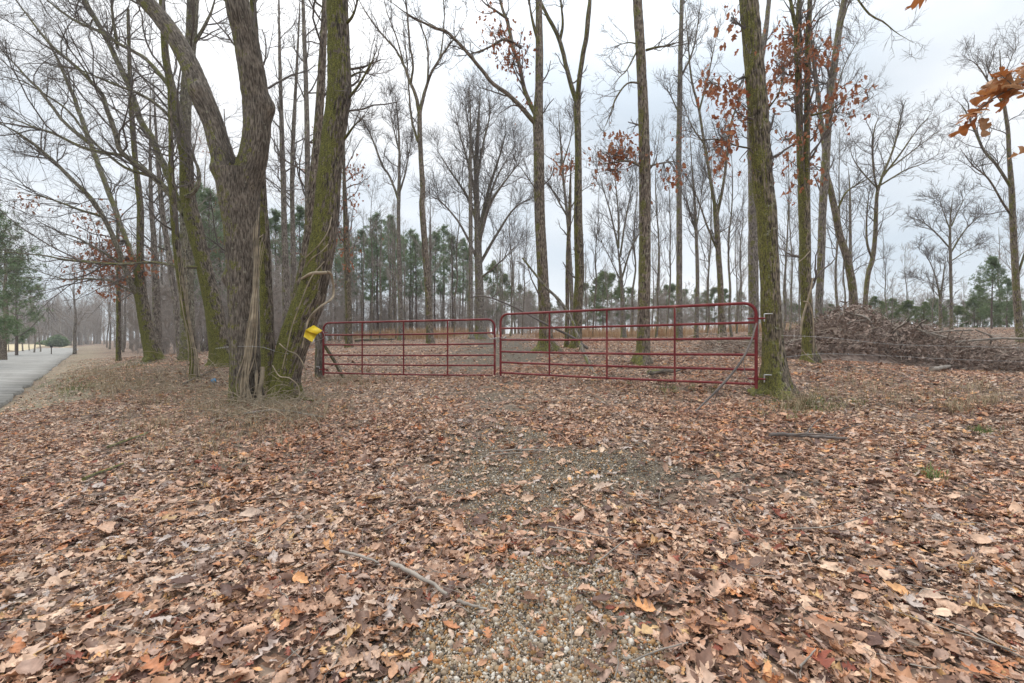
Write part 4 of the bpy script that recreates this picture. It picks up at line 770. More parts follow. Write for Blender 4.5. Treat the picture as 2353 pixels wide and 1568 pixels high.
tree('edge_tree', 'dark trunk near the picture edge with upswept limbs behind orange oak leaves', 18,
     [(2348, 790, 26), (2340, 740, 21), (2334, 660, 19), (2330, 580, 18), (2326, 500, 17), (2324, 440, 15), (2318, 360, 12), (2315, 300, 10), (2305, 230, 8), (2300, 180, 6), (2296, 110, 3)],
     [[(2322, 430, 9), (2290, 380, 8), (2260, 345, 7, .3), (2235, 290, 6, .5), (2215, 250, 4, .7), (2198, 230, 3, .8)], [(2326, 500, 8), (2300, 460, 6, -.3), (2270, 410, 5, -.5), (2235, 380, 4, -.7), (2205, 340, 3, -.9)], [(2305, 240, 6), (2275, 195, 5), (2245, 150, 4), (2215, 130, 2)], [(2300, 190, 4), (2320, 140, 3), (2340, 95, 2)], [(2302, 215, 5), (2270, 160, 4, .2), (2262, 120, 3, .2)], [(2335, 640, 8), (2360, 560, 7, -.2), (2385, 480, 6, -.3)]], mat='oak', tw=(5, 1.2, 6, 3), t0=.5, ltw=(8, 1.2), seed=43)

# ------------------------------------------------------------------ woods: bare trees, pines, saplings (copied things)
def bare_proto(name, label, cat, group, h, r, seed, n1=18, lfrac=.22, t0=.35, n2=6, n3=4, trop=.14, lean=.04, mat='grey', tmat='twig_far', leaves=0):
    rng = np.random.default_rng(seed); k = 9; z = np.linspace(-.3, h, k); c = np.cumsum(rng.normal(0, lean * h / k * 2.2, (k, 2)), 0); c -= c[0]
    rows = smooth_path(np.column_stack([c, z, r * np.linspace(1.1, .12, k)]), 26); root = thing(name, label, cat, (0, 0, 0), group)
    mb = MB(); hero_tube(mb, rows, 9, .008, 18, seed, .3, 0); part('trunk', mb, M[mat], root, bark=True)
    cm = MB(); P = rows[None, ::2, :3]; S = rows[None, ::2, 3]
    P1, S1 = kids(P, S, rng, n1, t0, 1, (46, 14), h * lfrac, .45, 8, .18, trop, rcap=.04); P2, S2 = kids(P1, S1, rng, n2, .15, 1, (42, 14), h * lfrac * .42, .5, 5, .22, trop, rmin=.009)
    P3_, S3 = kids(P2, S2, rng, n3, .2, 1, (40, 14), h * lfrac * .22, .6, 3, .22, trop, rmin=.006)
    tubes(cm, P1, S1, 5); tubes(cm, P2, S2, 3); tubes(cm, P3_, S3, 3); part('crown', cm, M[tmat], root)
    if leaves:
        lm = MB(); pos = P2[rng.integers(0, len(P2), leaves), rng.integers(1, 5, leaves)] + rng.normal(0, .06, (leaves, 3)); leaf_cloud(lm, pos, rng, .14); part('dead_leaves', lm, M['red_leaves'], root, kind='stuff')
    return root
def pine_proto(label, group, h, r, seed, c0, spread, tuft=900, mat='needles', tl=.24):
    rng = np.random.default_rng(seed); k = 7; z = np.linspace(-.3, h, k); c = np.cumsum(rng.normal(0, .02 * h / k, (k, 2)), 0); c -= c[0]
    rows = smooth_path(np.column_stack([c, z, r * np.linspace(1.1, .15, k)]), 22); root = thing('pine_tree', label, 'pine tree', (0, 0, 0), group)
    mb = MB(); tubes(mb, rows[None, :, :3], rows[None, :, 3], 8); part('trunk', mb, M['pine_bark'], root)
    bm_ = MB(); nb = int(h * 7); tt = c0 + (1 - c0) * rng.random(nb) ** .9; tip = []
    prof = np.clip(np.sin(np.pi * np.clip((tt - c0) / (1 - c0) * .85 + .15, 0, 1)) ** .8, .18, 1)
    i = np.clip((tt * 21).astype(int), 0, 20); st = rows[i, :3]; az = rng.random(nb) * 6.283; el = np.radians(10 + 40 * (tt - c0) / (1 - c0) + rng.normal(0, 12, nb)); Lb = spread * prof * (.6 + .6 * rng.random(nb))
    d = np.stack([np.cos(az) * np.cos(el), np.sin(az) * np.cos(el), np.sin(el)], 1); P1 = np.empty((nb, 5, 3)); P1[:, 0] = st
    for s in range(1, 5):
        d = nrm(d + rng.normal(0, .12, (nb, 3)) + [0, 0, .07]); P1[:, s] = P1[:, s - 1] + d * (Lb / 4)[:, None]
    S1 = np.clip(Lb * .012, .006, .04)[:, None] * np.linspace(1, .3, 5); tubes(bm_, P1, S1, 4)
    P2, S2 = kids(P1, S1, rng, 5, .3, 1, (50, 14), Lb * .42, .6, 3, .2, .1); tubes(bm_, P2, S2, 3)
    part('branches', bm_, M['pine_bark'], root)
    src = np.concatenate([P2[:, 1:].reshape(-1, 3), P1[:, 3:].reshape(-1, 3)]); c = src[rng.integers(0, len(src), tuft)] + rng.normal(0, .10, (tuft, 3))
    nn = 13; dr = nrm(rng.standard_normal((tuft, nn, 3)) + [0, 0, .35]); sd = nrm(np.cross(dr, rng.standard_normal((tuft, nn, 3)))) * .014; ln = tl * (.7 + .5 * rng.random((tuft, nn, 1)))
    a = c[:, None] - sd; b2 = c[:, None] + sd; e = c[:, None] + dr * ln; V = np.stack([a, b2, e], 2).reshape(-1, 3); cm = MB(); cm.add(V, t=np.arange(len(V)).reshape(-1, 3)); part('crown', cm, M[mat], root, smooth=False)
    return root
wr = np.random.default_rng(77)
ORD = 'first second third fourth fifth sixth seventh eighth ninth tenth eleventh twelfth thirteenth fourteenth fifteenth sixteenth seventeenth eighteenth nineteenth twentieth twenty-first twenty-second'.split()
def ordinal(spots, text):
    o = np.argsort(np.argsort([q[0] for q in spots])); return [text % ORD[k] for k in o]
def put(protos, spots, labels=None):
    """spots: (u, d, vtop or None). First use of a prototype moves it, later ones copy it"""
    if isinstance(labels, str): labels = ordinal(spots, labels)
    for k, (u, d, vt) in enumerate(spots):
        p, h0 = protos[k % len(protos)]; x = (u - W0 / 2) / F * d; z = g1(x, d)
        h = (CZ + (784 - vt) / F * d - z) if vt is not None else h0 * wr.uniform(.85, 1.15); sc_ = h / h0; rz = wr.uniform(0, 6.28)
        if p not in USED: USED.add(p); p.location = (x, d, z); p.rotation_euler = (0, 0, rz); p.scale = (sc_,) * 3; o = p
        else: o = copy_thing(p, (x, d, z), rz, sc_)
        if labels: o['label'] = labels[k]
USED = set()
GP = 'pines of the stand beyond the left gate'; lab = 'tall green pine in the dense stand beyond the left gate'
pines = [(pine_proto(lab, GP, 12, .13, 301 + k, .40, 1.55, 1050), 12) for k in range(3)]
put(pines, [(800, 41, 545), (832, 44, 525), (868, 40, 487), (893, 43, 492), (906, 47, 520), (942, 45, 525), (958, 40, 535), (1000, 46, 528), (1018, 52, 515), (1042, 43, 540), (1062, 50, 545), (850, 52, 530), (978, 54, 545), (1075, 56, 570), (790, 52, 520), (925, 56, 540)], 'tall green %s pine from the left in the stand beyond the left gate')
GP = 'pines seen between the left trunks'; lab = 'green pine showing between the trunks left of the gate'
for p, _ in [(None, 0)]:
    pl = [(pine_proto(lab, GP, 13, .14, 311 + k, .3, 1.9, 1150), 13) for k in range(2)]
put(pl, [(448, 34, 415), (478, 30, 425), (505, 36, 440), (585, 33, 450), (634, 35, 478), (660, 40, 500), (690, 36, 470), (725, 42, 500), (770, 44, 520), (540, 38, 430)], '%s green pine from the left among the trunks left of the gate')
GP = 'small pines on the skyline behind right gate'; lab = 'small round-topped green pine on the skyline behind right gate'
ps = [(pine_proto(lab, GP, 7, .09, 321 + k, .22, 1.5, 1300, 'needles_young'), 7) for k in range(3)]
put(ps, [(1132, 52, 600), (1158, 56, 630), (1192, 58, 655), (1218, 60, 668), (1345, 60, 650), (1368, 56, 640), (1386, 52, 622), (1404, 58, 628), (1424, 54, 645), (1448, 62, 660), (1512, 58, 660), (1532, 54, 655), (1546, 60, 652), (1574, 56, 664), (1600, 60, 662), (1622, 58, 668), (1642, 56, 660), (1668, 58, 664), (1698, 62, 668), (1284, 62, 690), (1262, 66, 695)], '%s small round-topped pine from the left on the skyline behind right gate')
GP = 'low young pines along the skyline at right'; lab = 'low young green pine in the thicket beyond the brush pile'
py = [(pine_proto(lab, GP, 5, .08, 331 + k, .06, 1.9, 1500, 'needles_young'), 5) for k in range(3)]
put(py, [(1805, 46, 690), (1828, 50, 700), (1905, 50, 700)] + [(2010 + 19 * k, 40 + (k * 7) % 14, 684 + (k * 13) % 22) for k in range(18)], '%s low young pine from the left on the skyline beyond the brush pile')
tp = [(pine_proto('x', None, 10, .12, 341, .22, 2.3, 2200, 'needles'), 10)]
for k in tp:
    if 'group' in k[0]: del k[0]['group']
put(tp, [(2278, 30, 590), (2312, 36, 640), (2246, 40, 655), (-22, 24, 462), (38, 40, 590)], ['tallest green pine at right, left of the dark edge trunk', 'green pine half hidden behind the dark trunk at right', 'shorter green pine left of the tallest one beyond the brush',
     'large dark pine over the road at the far left edge', 'smaller pine across the road behind the large dark one'])
GB = 'thin bare trees under the pine stand'; lab = 'thin grey bare trunk among the pines beyond the gates'
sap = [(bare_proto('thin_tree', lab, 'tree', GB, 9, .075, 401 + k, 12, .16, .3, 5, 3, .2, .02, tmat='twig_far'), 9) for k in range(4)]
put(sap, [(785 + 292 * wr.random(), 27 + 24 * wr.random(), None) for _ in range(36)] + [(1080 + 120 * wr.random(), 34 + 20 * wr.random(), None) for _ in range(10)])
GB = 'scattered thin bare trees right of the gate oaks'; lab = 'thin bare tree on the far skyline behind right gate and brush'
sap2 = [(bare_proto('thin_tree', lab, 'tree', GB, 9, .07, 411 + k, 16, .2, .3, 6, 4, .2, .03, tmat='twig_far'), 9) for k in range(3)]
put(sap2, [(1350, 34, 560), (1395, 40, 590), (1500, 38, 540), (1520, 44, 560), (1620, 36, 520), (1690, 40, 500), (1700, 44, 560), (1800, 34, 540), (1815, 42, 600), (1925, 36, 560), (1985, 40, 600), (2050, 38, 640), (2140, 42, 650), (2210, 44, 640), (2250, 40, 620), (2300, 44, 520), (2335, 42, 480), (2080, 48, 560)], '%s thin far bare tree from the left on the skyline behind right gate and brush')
GB = 'tall thin trees among the gate oaks'; sap3 = [(bare_proto('slender_tree', 'x', 'tree', GB, 12, .075, 461 + k, 18, .2, .32, 6, 4, .2, .035, tmat='twig'), 12) for k in range(3)]
put(sap3, [(1362, 27, 420), (1450, 30, 330), (1505, 26, 300), (1530, 29, 380), (1622, 28, 360), (1682, 24, 300), (1692, 31, 420), (1795, 26, 330), (1812, 30, 400), (1838, 33, 450), (1915, 27, 300), (1940, 32, 420), (2040, 30, 520), (2140, 34, 560), (1172, 30, 420), (1200, 34, 480), (1040, 29, 400), (850, 30, 420), (2345, 30, 440)], '%s tall slender bare tree from the left among the gate oaks')
GB = 'bare trees of the wood along the road'; lab = 'bare grey tree in the dense wood along the road'
wood = [(bare_proto('wood_tree', lab, 'tree', GB, 14, .105, 421 + k, 22, .24, .2, 6, 4, .1, .03, tmat='twig_far', leaves=(260 if k == 1 else 0)), 15) for k in range(4)]
sp_ = []
while len(sp_) < 40:
    u = 165 + 400 * wr.random(); d = 28 + 55 * wr.random(); s_, o_ = road_coord((u - W0 / 2) / F * d, d)
    if o_ < -3.0: sp_.append((u, d, None))
put(wood, sp_)
put(wood[:3], [(470 + 300 * wr.random(), 30 + 30 * wr.random(), None) for _ in range(12)])
GB = 'trees of the far edge of the field'; lab = 'far bare tree along the edge of the pale field'
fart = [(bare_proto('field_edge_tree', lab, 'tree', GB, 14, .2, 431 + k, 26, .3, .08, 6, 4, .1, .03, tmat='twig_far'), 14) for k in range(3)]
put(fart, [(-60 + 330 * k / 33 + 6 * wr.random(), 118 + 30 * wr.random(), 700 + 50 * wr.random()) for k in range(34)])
# small dark trees on the lawn across the road
GB = 'small trees on the lawn across the road'; lab = 'small thin tree on the lawn across the road'
lt = [(bare_proto('lawn_tree', lab, 'tree', GB, 5, .08, 441 + k, 14, .3, .3, 6, 3, .15, .03), 5) for k in range(2)]
put(lt, [(36, 55, 735), (52, 58, 720), (78, 50, 715), (92, 54, 725), (68, 62, 740), (20, 60, 745)], '%s small thin tree from the left on the lawn across the road')
sk = [(bare_proto('spreading_tree', 'bare tree with long rising limbs across the road at far left', 'tree', None, 11, .26, 451, 15, .75, .08, 6, 5, .05, .03, mat='oak', tmat='twig'), 11)]
put(sk, [(8, 30, 560)])
put([(bare_proto('spreading_tree', 'bare tree at the road edge before the wood, branches over the lane', 'tree', None, 9, .14, 452, 16, .45, .15, 7, 5, .05, .04, mat='grey'), 9)], [(172, 46, 610)])
# far wood and undergrowth that read as one mass
def wood_mesh(h, r, seed, n1, lfrac, t0, n2, n3, trop):
    rng = np.random.default_rng(seed); k = 7; z = np.linspace(-.3, h, k); c = np.cumsum(rng.normal(0, .05 * h / k, (k, 2)), 0); c -= c[0]; rows = smooth_path(np.column_stack([c, z, r * np.linspace(1.1, .15, k)]), 16); mb = MB(); tubes(mb, rows[None, :, :3], rows[None, :, 3], 6, False)
    P1, S1 = kids(rows[None, :, :3], rows[None, :, 3], rng, n1, t0, 1, (46, 14), h * lfrac, .45, 7, .18, trop, rcap=.04); P2, S2 = kids(P1, S1, rng, n2, .15, 1, (42, 14), h * lfrac * .45, .5, 4, .22, trop, rmin=.011); P3_, S3 = kids(P2, S2, rng, n3, .2, 1, (40, 14), h * lfrac * .24, .6, 3, .22, trop, rmin=.008)
    tubes(mb, P1, S1, 4, False); tubes(mb, P2, S2, 3, False); tubes(mb, P3_, S3, 3, False); return mb.mesh('far_tree', M['twig_far'])
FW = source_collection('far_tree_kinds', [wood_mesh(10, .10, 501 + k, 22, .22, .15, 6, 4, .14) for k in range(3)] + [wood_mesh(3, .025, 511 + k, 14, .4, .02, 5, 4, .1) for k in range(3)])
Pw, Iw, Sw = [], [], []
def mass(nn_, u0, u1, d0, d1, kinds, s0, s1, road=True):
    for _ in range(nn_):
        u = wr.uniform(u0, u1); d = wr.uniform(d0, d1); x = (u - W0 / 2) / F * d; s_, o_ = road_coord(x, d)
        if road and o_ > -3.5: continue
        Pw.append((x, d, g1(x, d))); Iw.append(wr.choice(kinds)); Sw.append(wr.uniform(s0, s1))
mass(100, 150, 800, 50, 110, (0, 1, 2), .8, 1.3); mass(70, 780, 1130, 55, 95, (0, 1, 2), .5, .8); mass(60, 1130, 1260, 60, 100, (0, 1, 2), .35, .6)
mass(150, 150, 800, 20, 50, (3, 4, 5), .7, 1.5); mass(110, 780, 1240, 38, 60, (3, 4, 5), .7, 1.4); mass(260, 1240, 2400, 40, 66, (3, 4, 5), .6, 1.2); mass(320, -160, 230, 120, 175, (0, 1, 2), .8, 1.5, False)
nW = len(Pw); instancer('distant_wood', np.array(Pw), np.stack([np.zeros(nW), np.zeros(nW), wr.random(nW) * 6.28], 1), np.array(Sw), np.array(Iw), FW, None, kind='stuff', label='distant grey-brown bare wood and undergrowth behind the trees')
# two dark cedars at the field edge
for (u, d, vt, wd, lb) in [(132, 105, 770, 38, 'dark green cedar at the field edge beside the road'), (101, 110, 784, 22, 'smaller dark green cedar left of the other at the field edge')]:
    x = (u - W0 / 2) / F * d; z = g1(x, d); h = CZ + (784 - vt) / F * d - z; rg = np.random.default_rng(u); root = thing('cedar_tree', lb, 'tree', (x, d, z)); mb = MB(); tubes(mb, np.array([[[0, 0, -.3], [0, 0, h * .5], [.1, 0, h * .95]]]), np.array([[.22, .15, .03]]), 6); part('trunk', mb, M['pine_bark'], root)
    n = 9000; t_ = rg.random(n) ** .8; rad = wd / 2 * d / F * np.sin(np.pi * np.clip(.12 + t_ * .88, 0, 1)) ** .7 * np.sqrt(rg.random(n)); a = rg.random(n) * 6.283; c = np.stack([rad * np.cos(a), rad * np.sin(a), t_ * h], 1)
    c += (vnoise(c * 1.4, 3) - .5)[:, None] * .8; e = nrm(rg.standard_normal((n, 3))) * .35; f_ = nrm(np.cross(e, rg.standard_normal((n, 3)))) * .09
    mb = MB(); V = np.stack([c - f_, c + f_, c + e], 1).reshape(-1, 3); mb.add(V, t=np.arange(len(V)).reshape(-1, 3)); part('crown', mb, M['needles'], root, smooth=False)
# letter box by the road
x, y_, z = (118 - W0 / 2) / F * 44, 44, 0; z = g1(x, y_); root = thing('mailbox', 'tiny dark mailbox on a post by the road bend', 'mailbox', (x, y_, z)); root.scale = (.75, .75, .75); root.rotation_euler = (0, 0, .75)
def box(mb, c, s, rz=0.):
    v = np.array([[a, b_, c_] for a in (-.5, .5) for b_ in (-.5, .5) for c_ in (-.5, .5)]) * np.array(s); v = v @ np.array([[math.cos(rz), math.sin(rz), 0], [-math.sin(rz), math.cos(rz), 0], [0, 0, 1]]) + np.array(c)
    mb.add(v, [[0, 1, 3, 2], [4, 6, 7, 5], [0, 4, 5, 1], [2, 3, 7, 6], [0, 2, 6, 4], [1, 5, 7, 3]])
mb = MB(); box(mb, (0, 0, .45), (.1, .1, 1.1)); part('post', mb, M['post'], root, smooth=False)
mb = MB(); th = np.linspace(0, math.pi, 9); prof = np.array([[.12, -.1]] + [[.12 * math.cos(a), .1 * math.sin(a) + .06] for a in th] + [[-.12, -.1]]); n = len(prof); V = np.array([[p[0], s, p[1] + 1.1] for s in (-.26, .26) for p in prof]); mb.add(V, [[i, (i + 1) % n, n + (i + 1) % n, n + i] for i in range(n)], [[0, i, i + 1] for i in range(1, n - 1)] + [[n, n + i + 1, n + i] for i in range(1, n - 1)]); part('box', mb, plain('dark_tin', (.03, .03, .03), .4), root, smooth=False)

# ------------------------------------------------------------------ red tube gates
def gate(label, A, B, zb, H, hinge_first, fr, rr=.0235):
    """A,B xy of the two ends, zb (za, zb) bottom heights, fr rail heights as fractions"""
    A = np.array([*A, zb[0]]); B = np.array([*B, zb[1]]); e = B - A; ln = np.linalg.norm(e); e = e / ln; up = np.array([0, 0, 1.]); root = thing('tube_gate', label, 'gate', (A if hinge_first else B)); base = np.array(root.location)
    c = .17; arc = [(c - c * math.cos(a), H - c + c * math.sin(a)) for a in np.linspace(0, math.pi / 2, 7)]
    prof = [(0, -.05), (0, .3), (0, .7)] + arc + [(ln * f, H) for f in (.2, .4, .6, .8)] + [(ln - a, h) for a, h in arc[::-1]] + [(ln, .7), (ln, .3), (ln, -.05)]
    rows = np.array([A + e * a + up * h for a, h in prof]); mb = MB(); tubes(mb, rows[None], np.full((1, len(rows)), rr), 14, bark=False); part('frame', mb, M['red_paint'], root, base)
    for f in fr:
        mb = MB(); tt = np.linspace(0, 1, 9)[:, None]; p = A + e * (ln * tt) + up * (H * f); p[:, 2] -= .012 * np.sin(np.pi * tt[:, 0]); tubes(mb, p[None], np.full((1, 9), rr * .86), 12, bark=False); part('rail', mb, M['red_paint'], root, base)
    nrmv = np.array([-e[1], e[0], 0])
    for f in (.25, .5, .75):
        mb = MB(); p0 = A + e * ln * f + up * (H * fr[-1] - .02); p1 = A + e * ln * f + up * (H - .005)
        tubes(mb, np.array([[p0 - nrmv * .012, (p0 + p1) / 2 - nrmv * .012, p1 - nrmv * .012]]), np.full((1, 3), rr * .72), 8, bark=False); part('strut', mb, M['red_paint'], root, base)
    hx = A if hinge_first else B; dr = -e if hinge_first else e
    for h in (.10, H - .24):
        mb = MB(); p = hx + up * h; tubes(mb, np.array([[p - up * .035, p + up * .035]]), np.full((1, 2), rr * 1.35), 14, bark=False)
        tubes(mb, np.array([[p - dr * .12, p + dr * .06, p + dr * .13]]), np.full((1, 3), .014), 8, bark=False); hg = part('hinge', mb, M['red_paint'], root, base)
        mb = MB(); tubes(mb, np.array([[p + dr * .11 - up * .05, p + dr * .11 + up * .07]]), np.full((1, 2), .010), 8, bark=False); tubes(mb, np.array([[p + dr * .11 + up * .065, p + dr * .22 + up * .065]]), np.full((1, 2), .010), 8, bark=False); part('hinge_pin', mb, M['galv'], hg, base)
    return root
FR = (1 - .237, 1 - .43, 1 - .63, 1 - .81, 1 - .985)
gate('long red tube gate hinged on the mossy-rooted oak, bigger in view', (-.245, 9.76), (3.745, 6.98), (.565, .578), 1.265, False, FR)
gate('red tube gate hung from the weathered post, farther and left', (-4.74, 11.44), (-.385, 10.13), (.445, .478), 1.268, True, FR)
# chain joining the gates
link_mb = MB(); a = np.linspace(0, 2 * math.pi, 13); ring = np.stack([.030 * np.cos(a), .017 * np.sin(a), 0 * a], 1); tubes(link_mb, ring[None], np.full((1, 13), .006), 6, bark=False); link_me = link_mb.mesh('chain_link', M['galv'])
c0 = PX(1131, 777, 10.05); c1 = PX(1158, 774, 9.68); root = thing('chain', 'steel chain looped between the two red gates', 'chain', c0)
cp = smooth_path(np.array([[*(c0 + [-.06, .02, -.02]), .1], [*c0, .1], [*((c0 + c1) / 2 + [0, -.03, -.01]), .1], [*c1, .1], [*(c1 + [.05, .02, .0]), .1], [*((c0 + c1) / 2 + [.0, 0, -.09]), .1], [*((c0 + c1) / 2 + [-.03, 0, -.2]), .1]]), 17)[:, :3]
from mathutils import Vector
for k in range(16):
    dv = Vector(cp[k + 1] - cp[k]); o = link('chain_link', link_me, root); o.location = Vector(cp[k]) + dv / 2 - root.location; q = dv.to_track_quat('X', 'Z'); o.rotation_mode = 'QUATERNION'
    from mathutils import Quaternion
    o.rotation_quaternion = q @ Quaternion((1, 0, 0), math.pi / 2 * (k % 2)); o.scale = (dv.length / .05,) + (1, 1)
# hinge post and its brace
def log(name, label, cat, pts, mat='post', sides=14, amp=.006, cap=True, seed=3, bark=True, n=None):
    rows = smooth_path(np.array(pts), n or max(8, int(np.linalg.norm(np.array(pts[0][:3]) - np.array(pts[-1][:3])) / .06))); mb = MB(); hero_tube(mb, rows, sides, amp, 26, seed)
    if cap:
        k = len(rows)
        for a in (0, k - 1): mb.add(np.concatenate([mb.v[0].reshape(k, sides, 3)[a], rows[a:a + 1, :3]]), t=[[i, (i + 1) % sides, sides] for i in range(sides)], bark=np.zeros((sides + 1, 3)))
    return single(name, mb, M[mat], label, cat, rows[0, :3], bark=bark)
x, y_ = (732 - W0 / 2) / F * 11.6, 11.62; zb_ = g1(x, y_)
log('fence_post', 'weathered grey wooden post carrying the left red gate', 'post', [[x, y_, zb_ - .3, .105], [x, y_, zb_ + .4, .10], [x + .01, y_, 1.1, .096], [x + .015, y_, 1.68, .09]], seed=9)
p0 = PX(744, 790, 11.75); p1 = hit(792, 868); log('brace_pole', 'dark slanting pole propped behind the left gate post', 'pole', [[*p0, .04], [*((p0 + p1) / 2), .045], [*(p1 - [0, 0, .05]), .05]], 'post_oak', 10)
# yellow tag, bent sheet tied by a wire
tg = [PX(702, 757, 7.62), PX(721, 746.5, 7.66), PX(740.5, 758.7, 7.54), PX(728, 767.7, 7.58), PX(716.6, 785.7, 7.60), PX(697.2, 772.6, 7.56)]
tg = np.array(tg); ins = tg.mean(0); mid = (tg[0] + tg[3]) / 2 + [0, -.045, 0]
def sheet(mb, poly, th):
    poly = np.array(poly); nv = np.cross(poly[1] - poly[0], poly[2] - poly[0]); nv = nv / np.linalg.norm(nv) * th; n = len(poly); mb.add(np.concatenate([poly, poly + nv]), [[i, (i + 1) % n, n + (i + 1) % n, n + i] for i in range(n)], [[0, i + 1, i] for i in range(1, n - 1)] + [[n, n + i, n + i + 1] for i in range(1, n - 1)])
mb = MB(); sheet(mb, [tg[0], tg[1], tg[2], tg[3], mid], .003); sheet(mb, [tg[0] + [0, 0, -.0006], mid + [0, 0, -.0006], tg[3] + [0, 0, -.0006], tg[4], tg[5]], .003)
root = thing('yellow_sign', 'bent bright yellow tag wired to the leaning mossy trunk', 'sign', ins); part('panel', mb, M['yellow'], root, ins, smooth=False)
mb = MB(); rows = smooth_path(np.array([[*tg[2], .003], [*PX(745, 768, 7.55), .003], [*PX(742, 777, 7.6), .003], [*PX(725, 783, 7.8), .003], [*PX(716, 788, 7.68), .003], [*tg[4], .003]]), 20); tubes(mb, rows[None, :, :3], rows[None, :, 3], 5, bark=False); part('wire', mb, M['galv'], root, ins)
# crumpled blue litter
c = hit(490, 881); mb = MB(); th = np.linspace(0, 2 * math.pi, 15)[:-1]; V = []
for k, (rr_, zz_) in enumerate([(.012, .085), (.045, .08), (.055, .045), (.05, .01), (.02, 0)]):
    for a in th: q = np.array([math.cos(a) * rr_, math.sin(a) * rr_ * .8, zz_]); V.append(q * (1 + .9 * (vnoise(q[None] * 38, 3)[0] - .5)))
V = np.array(V); i = np.arange(70).reshape(5, 14); mb.add(V + c + [0, 0, .02], np.stack([i[:-1], np.roll(i[:-1], -1, 1), np.roll(i[1:], -1, 1), i[1:]], -1)); single('plastic_litter', mb, M['blue'], 'crumpled bright blue plastic scrap on the leaves left of the forked tree', 'litter', c, smooth=False)

# ------------------------------------------------------------------ vines
def vine(label, strands, d, seed, name='vine', mat='vine'):
    rg = np.random.default_rng(seed); root = None
    for st in strands:
        p = wpath(st, d); p[:, :3] += rg.normal(0, .012, (len(p), 3)); rows = smooth_path(p, max(14, len(p) * 6))
        if root is None: root = thing(name, label, 'vine', rows[0, :3]); base = rows[0, :3].copy()
        mb = MB(); tubes(mb, rows[None, :, :3], rows[None, :, 3], 6); part('strand', mb, M[mat], root, base, bark=True)
    return root
rg = np.random.default_rng(50); S_ = []
for k in range(17):
    u0 = 534 + 50 * rg.random(); off = rg.normal(0, 7); w = rg.uniform(1.8, 5); top = rg.uniform(470, 640)
    S_.append([(u0, 922, w * 1.2, -.38), (u0 * .6 + 565 * .4 + off, 870, w * 1.1, -.36), (572 + off * .9, 815, w, -.36), (578 + off * .8, 760, w, -.36), (584 + off * .6, 700, w * .9, -.35), (588 + off * .5, 640, w * .8, -.35), (592 + off * .8, min(600, top + 20), w * .6, -.34), (597 + off, top, w * .4, -.30)])
vine('bundle of tan vines climbing the forked tree from its base', S_, 8.0, 51)
S_ = [[(694, 640, 7, -.2), (715, 629, 8, -.36), (740, 624, 8, -.36), (757, 628, 7, -.2), (763, 648, 6, -.05), (768, 668, 6, 0), (761, 690, 6, -.1), (742, 702, 6, -.34), (722, 718, 5, -.4), (708, 735, 5, -.4), (700, 760, 5, -.42), (698, 800, 4, -.42)],
      [(744, 600, 3, -.3), (715, 640, 3, -.4), (690, 700, 3, -.42), (668, 750, 3, -.42), (655, 800, 3, -.42), (648, 850, 3, -.4)], [(756, 560, 3, -.25), (738, 580, 3, -.34), (715, 592, 3, -.38), (702, 612, 3, -.3)], [(640, 790, 3, -.45), (660, 805, 3, -.45), (684, 815, 3, -.42), (700, 845, 3, -.35), (700, 880, 3, -.3)],
      [(630, 840, 3, -.4), (642, 862, 3, -.44), (668, 868, 3, -.42), (684, 890, 3, -.38), (688, 915, 3, -.35)], [(604, 842, 12, -.3), (602, 870, 12, -.34), (600, 900, 12, -.36), (598, 925, 13, -.36)], [(590, 850, 7, -.3), (588, 880, 8, -.34), (592, 905, 8, -.36), (600, 925, 8, -.36)], [(760, 500, 3, -.2), (752, 530, 3, -.32), (730, 560, 3, -.36), (700, 590, 3, -.2)]]
vine('vines looping round the leaning mossy trunk below its bend', S_, 8.1, 52)
S_ = [[(1866, 640, 4, -.18), (1862, 668, 5, -.2), (1852, 700, 6, -.2), (1842, 735, 6, -.2), (1838, 765, 5, -.2)], [(1846, 690, 4, -.2), (1858, 700, 4, -.2), (1866, 730, 4, -.18), (1868, 770, 4, -.18), (1872, 810, 4, -.2)], [(1838, 600, 3, -.16), (1850, 590, 3, -.2), (1862, 575, 3, -.16)], [(1838, 800, 3, -.2), (1852, 812, 3, -.22), (1876, 835, 3, -.25)]]
vine('vines crossing the lower bark of the twin-stemmed tree', S_, 10, 53)
rg = np.random.default_rng(55); S_ = []
for k in range(7):
    o_ = rg.normal(0, 4); S_.append([(447 + o_ * 1.8, 862, 3, -.15), (446 + o_, 820, 2.5, -.13), (438 + o_ * .8, 770, 2, -.12), (428 + o_ * .9, 710, 2, -.12), (414 + o_ * 1.2, 630 - 12 * k, 1.2, -.12)])
vine('vines wrapped thickly round the thin crooked mossy stem', S_, 10.6, 56)

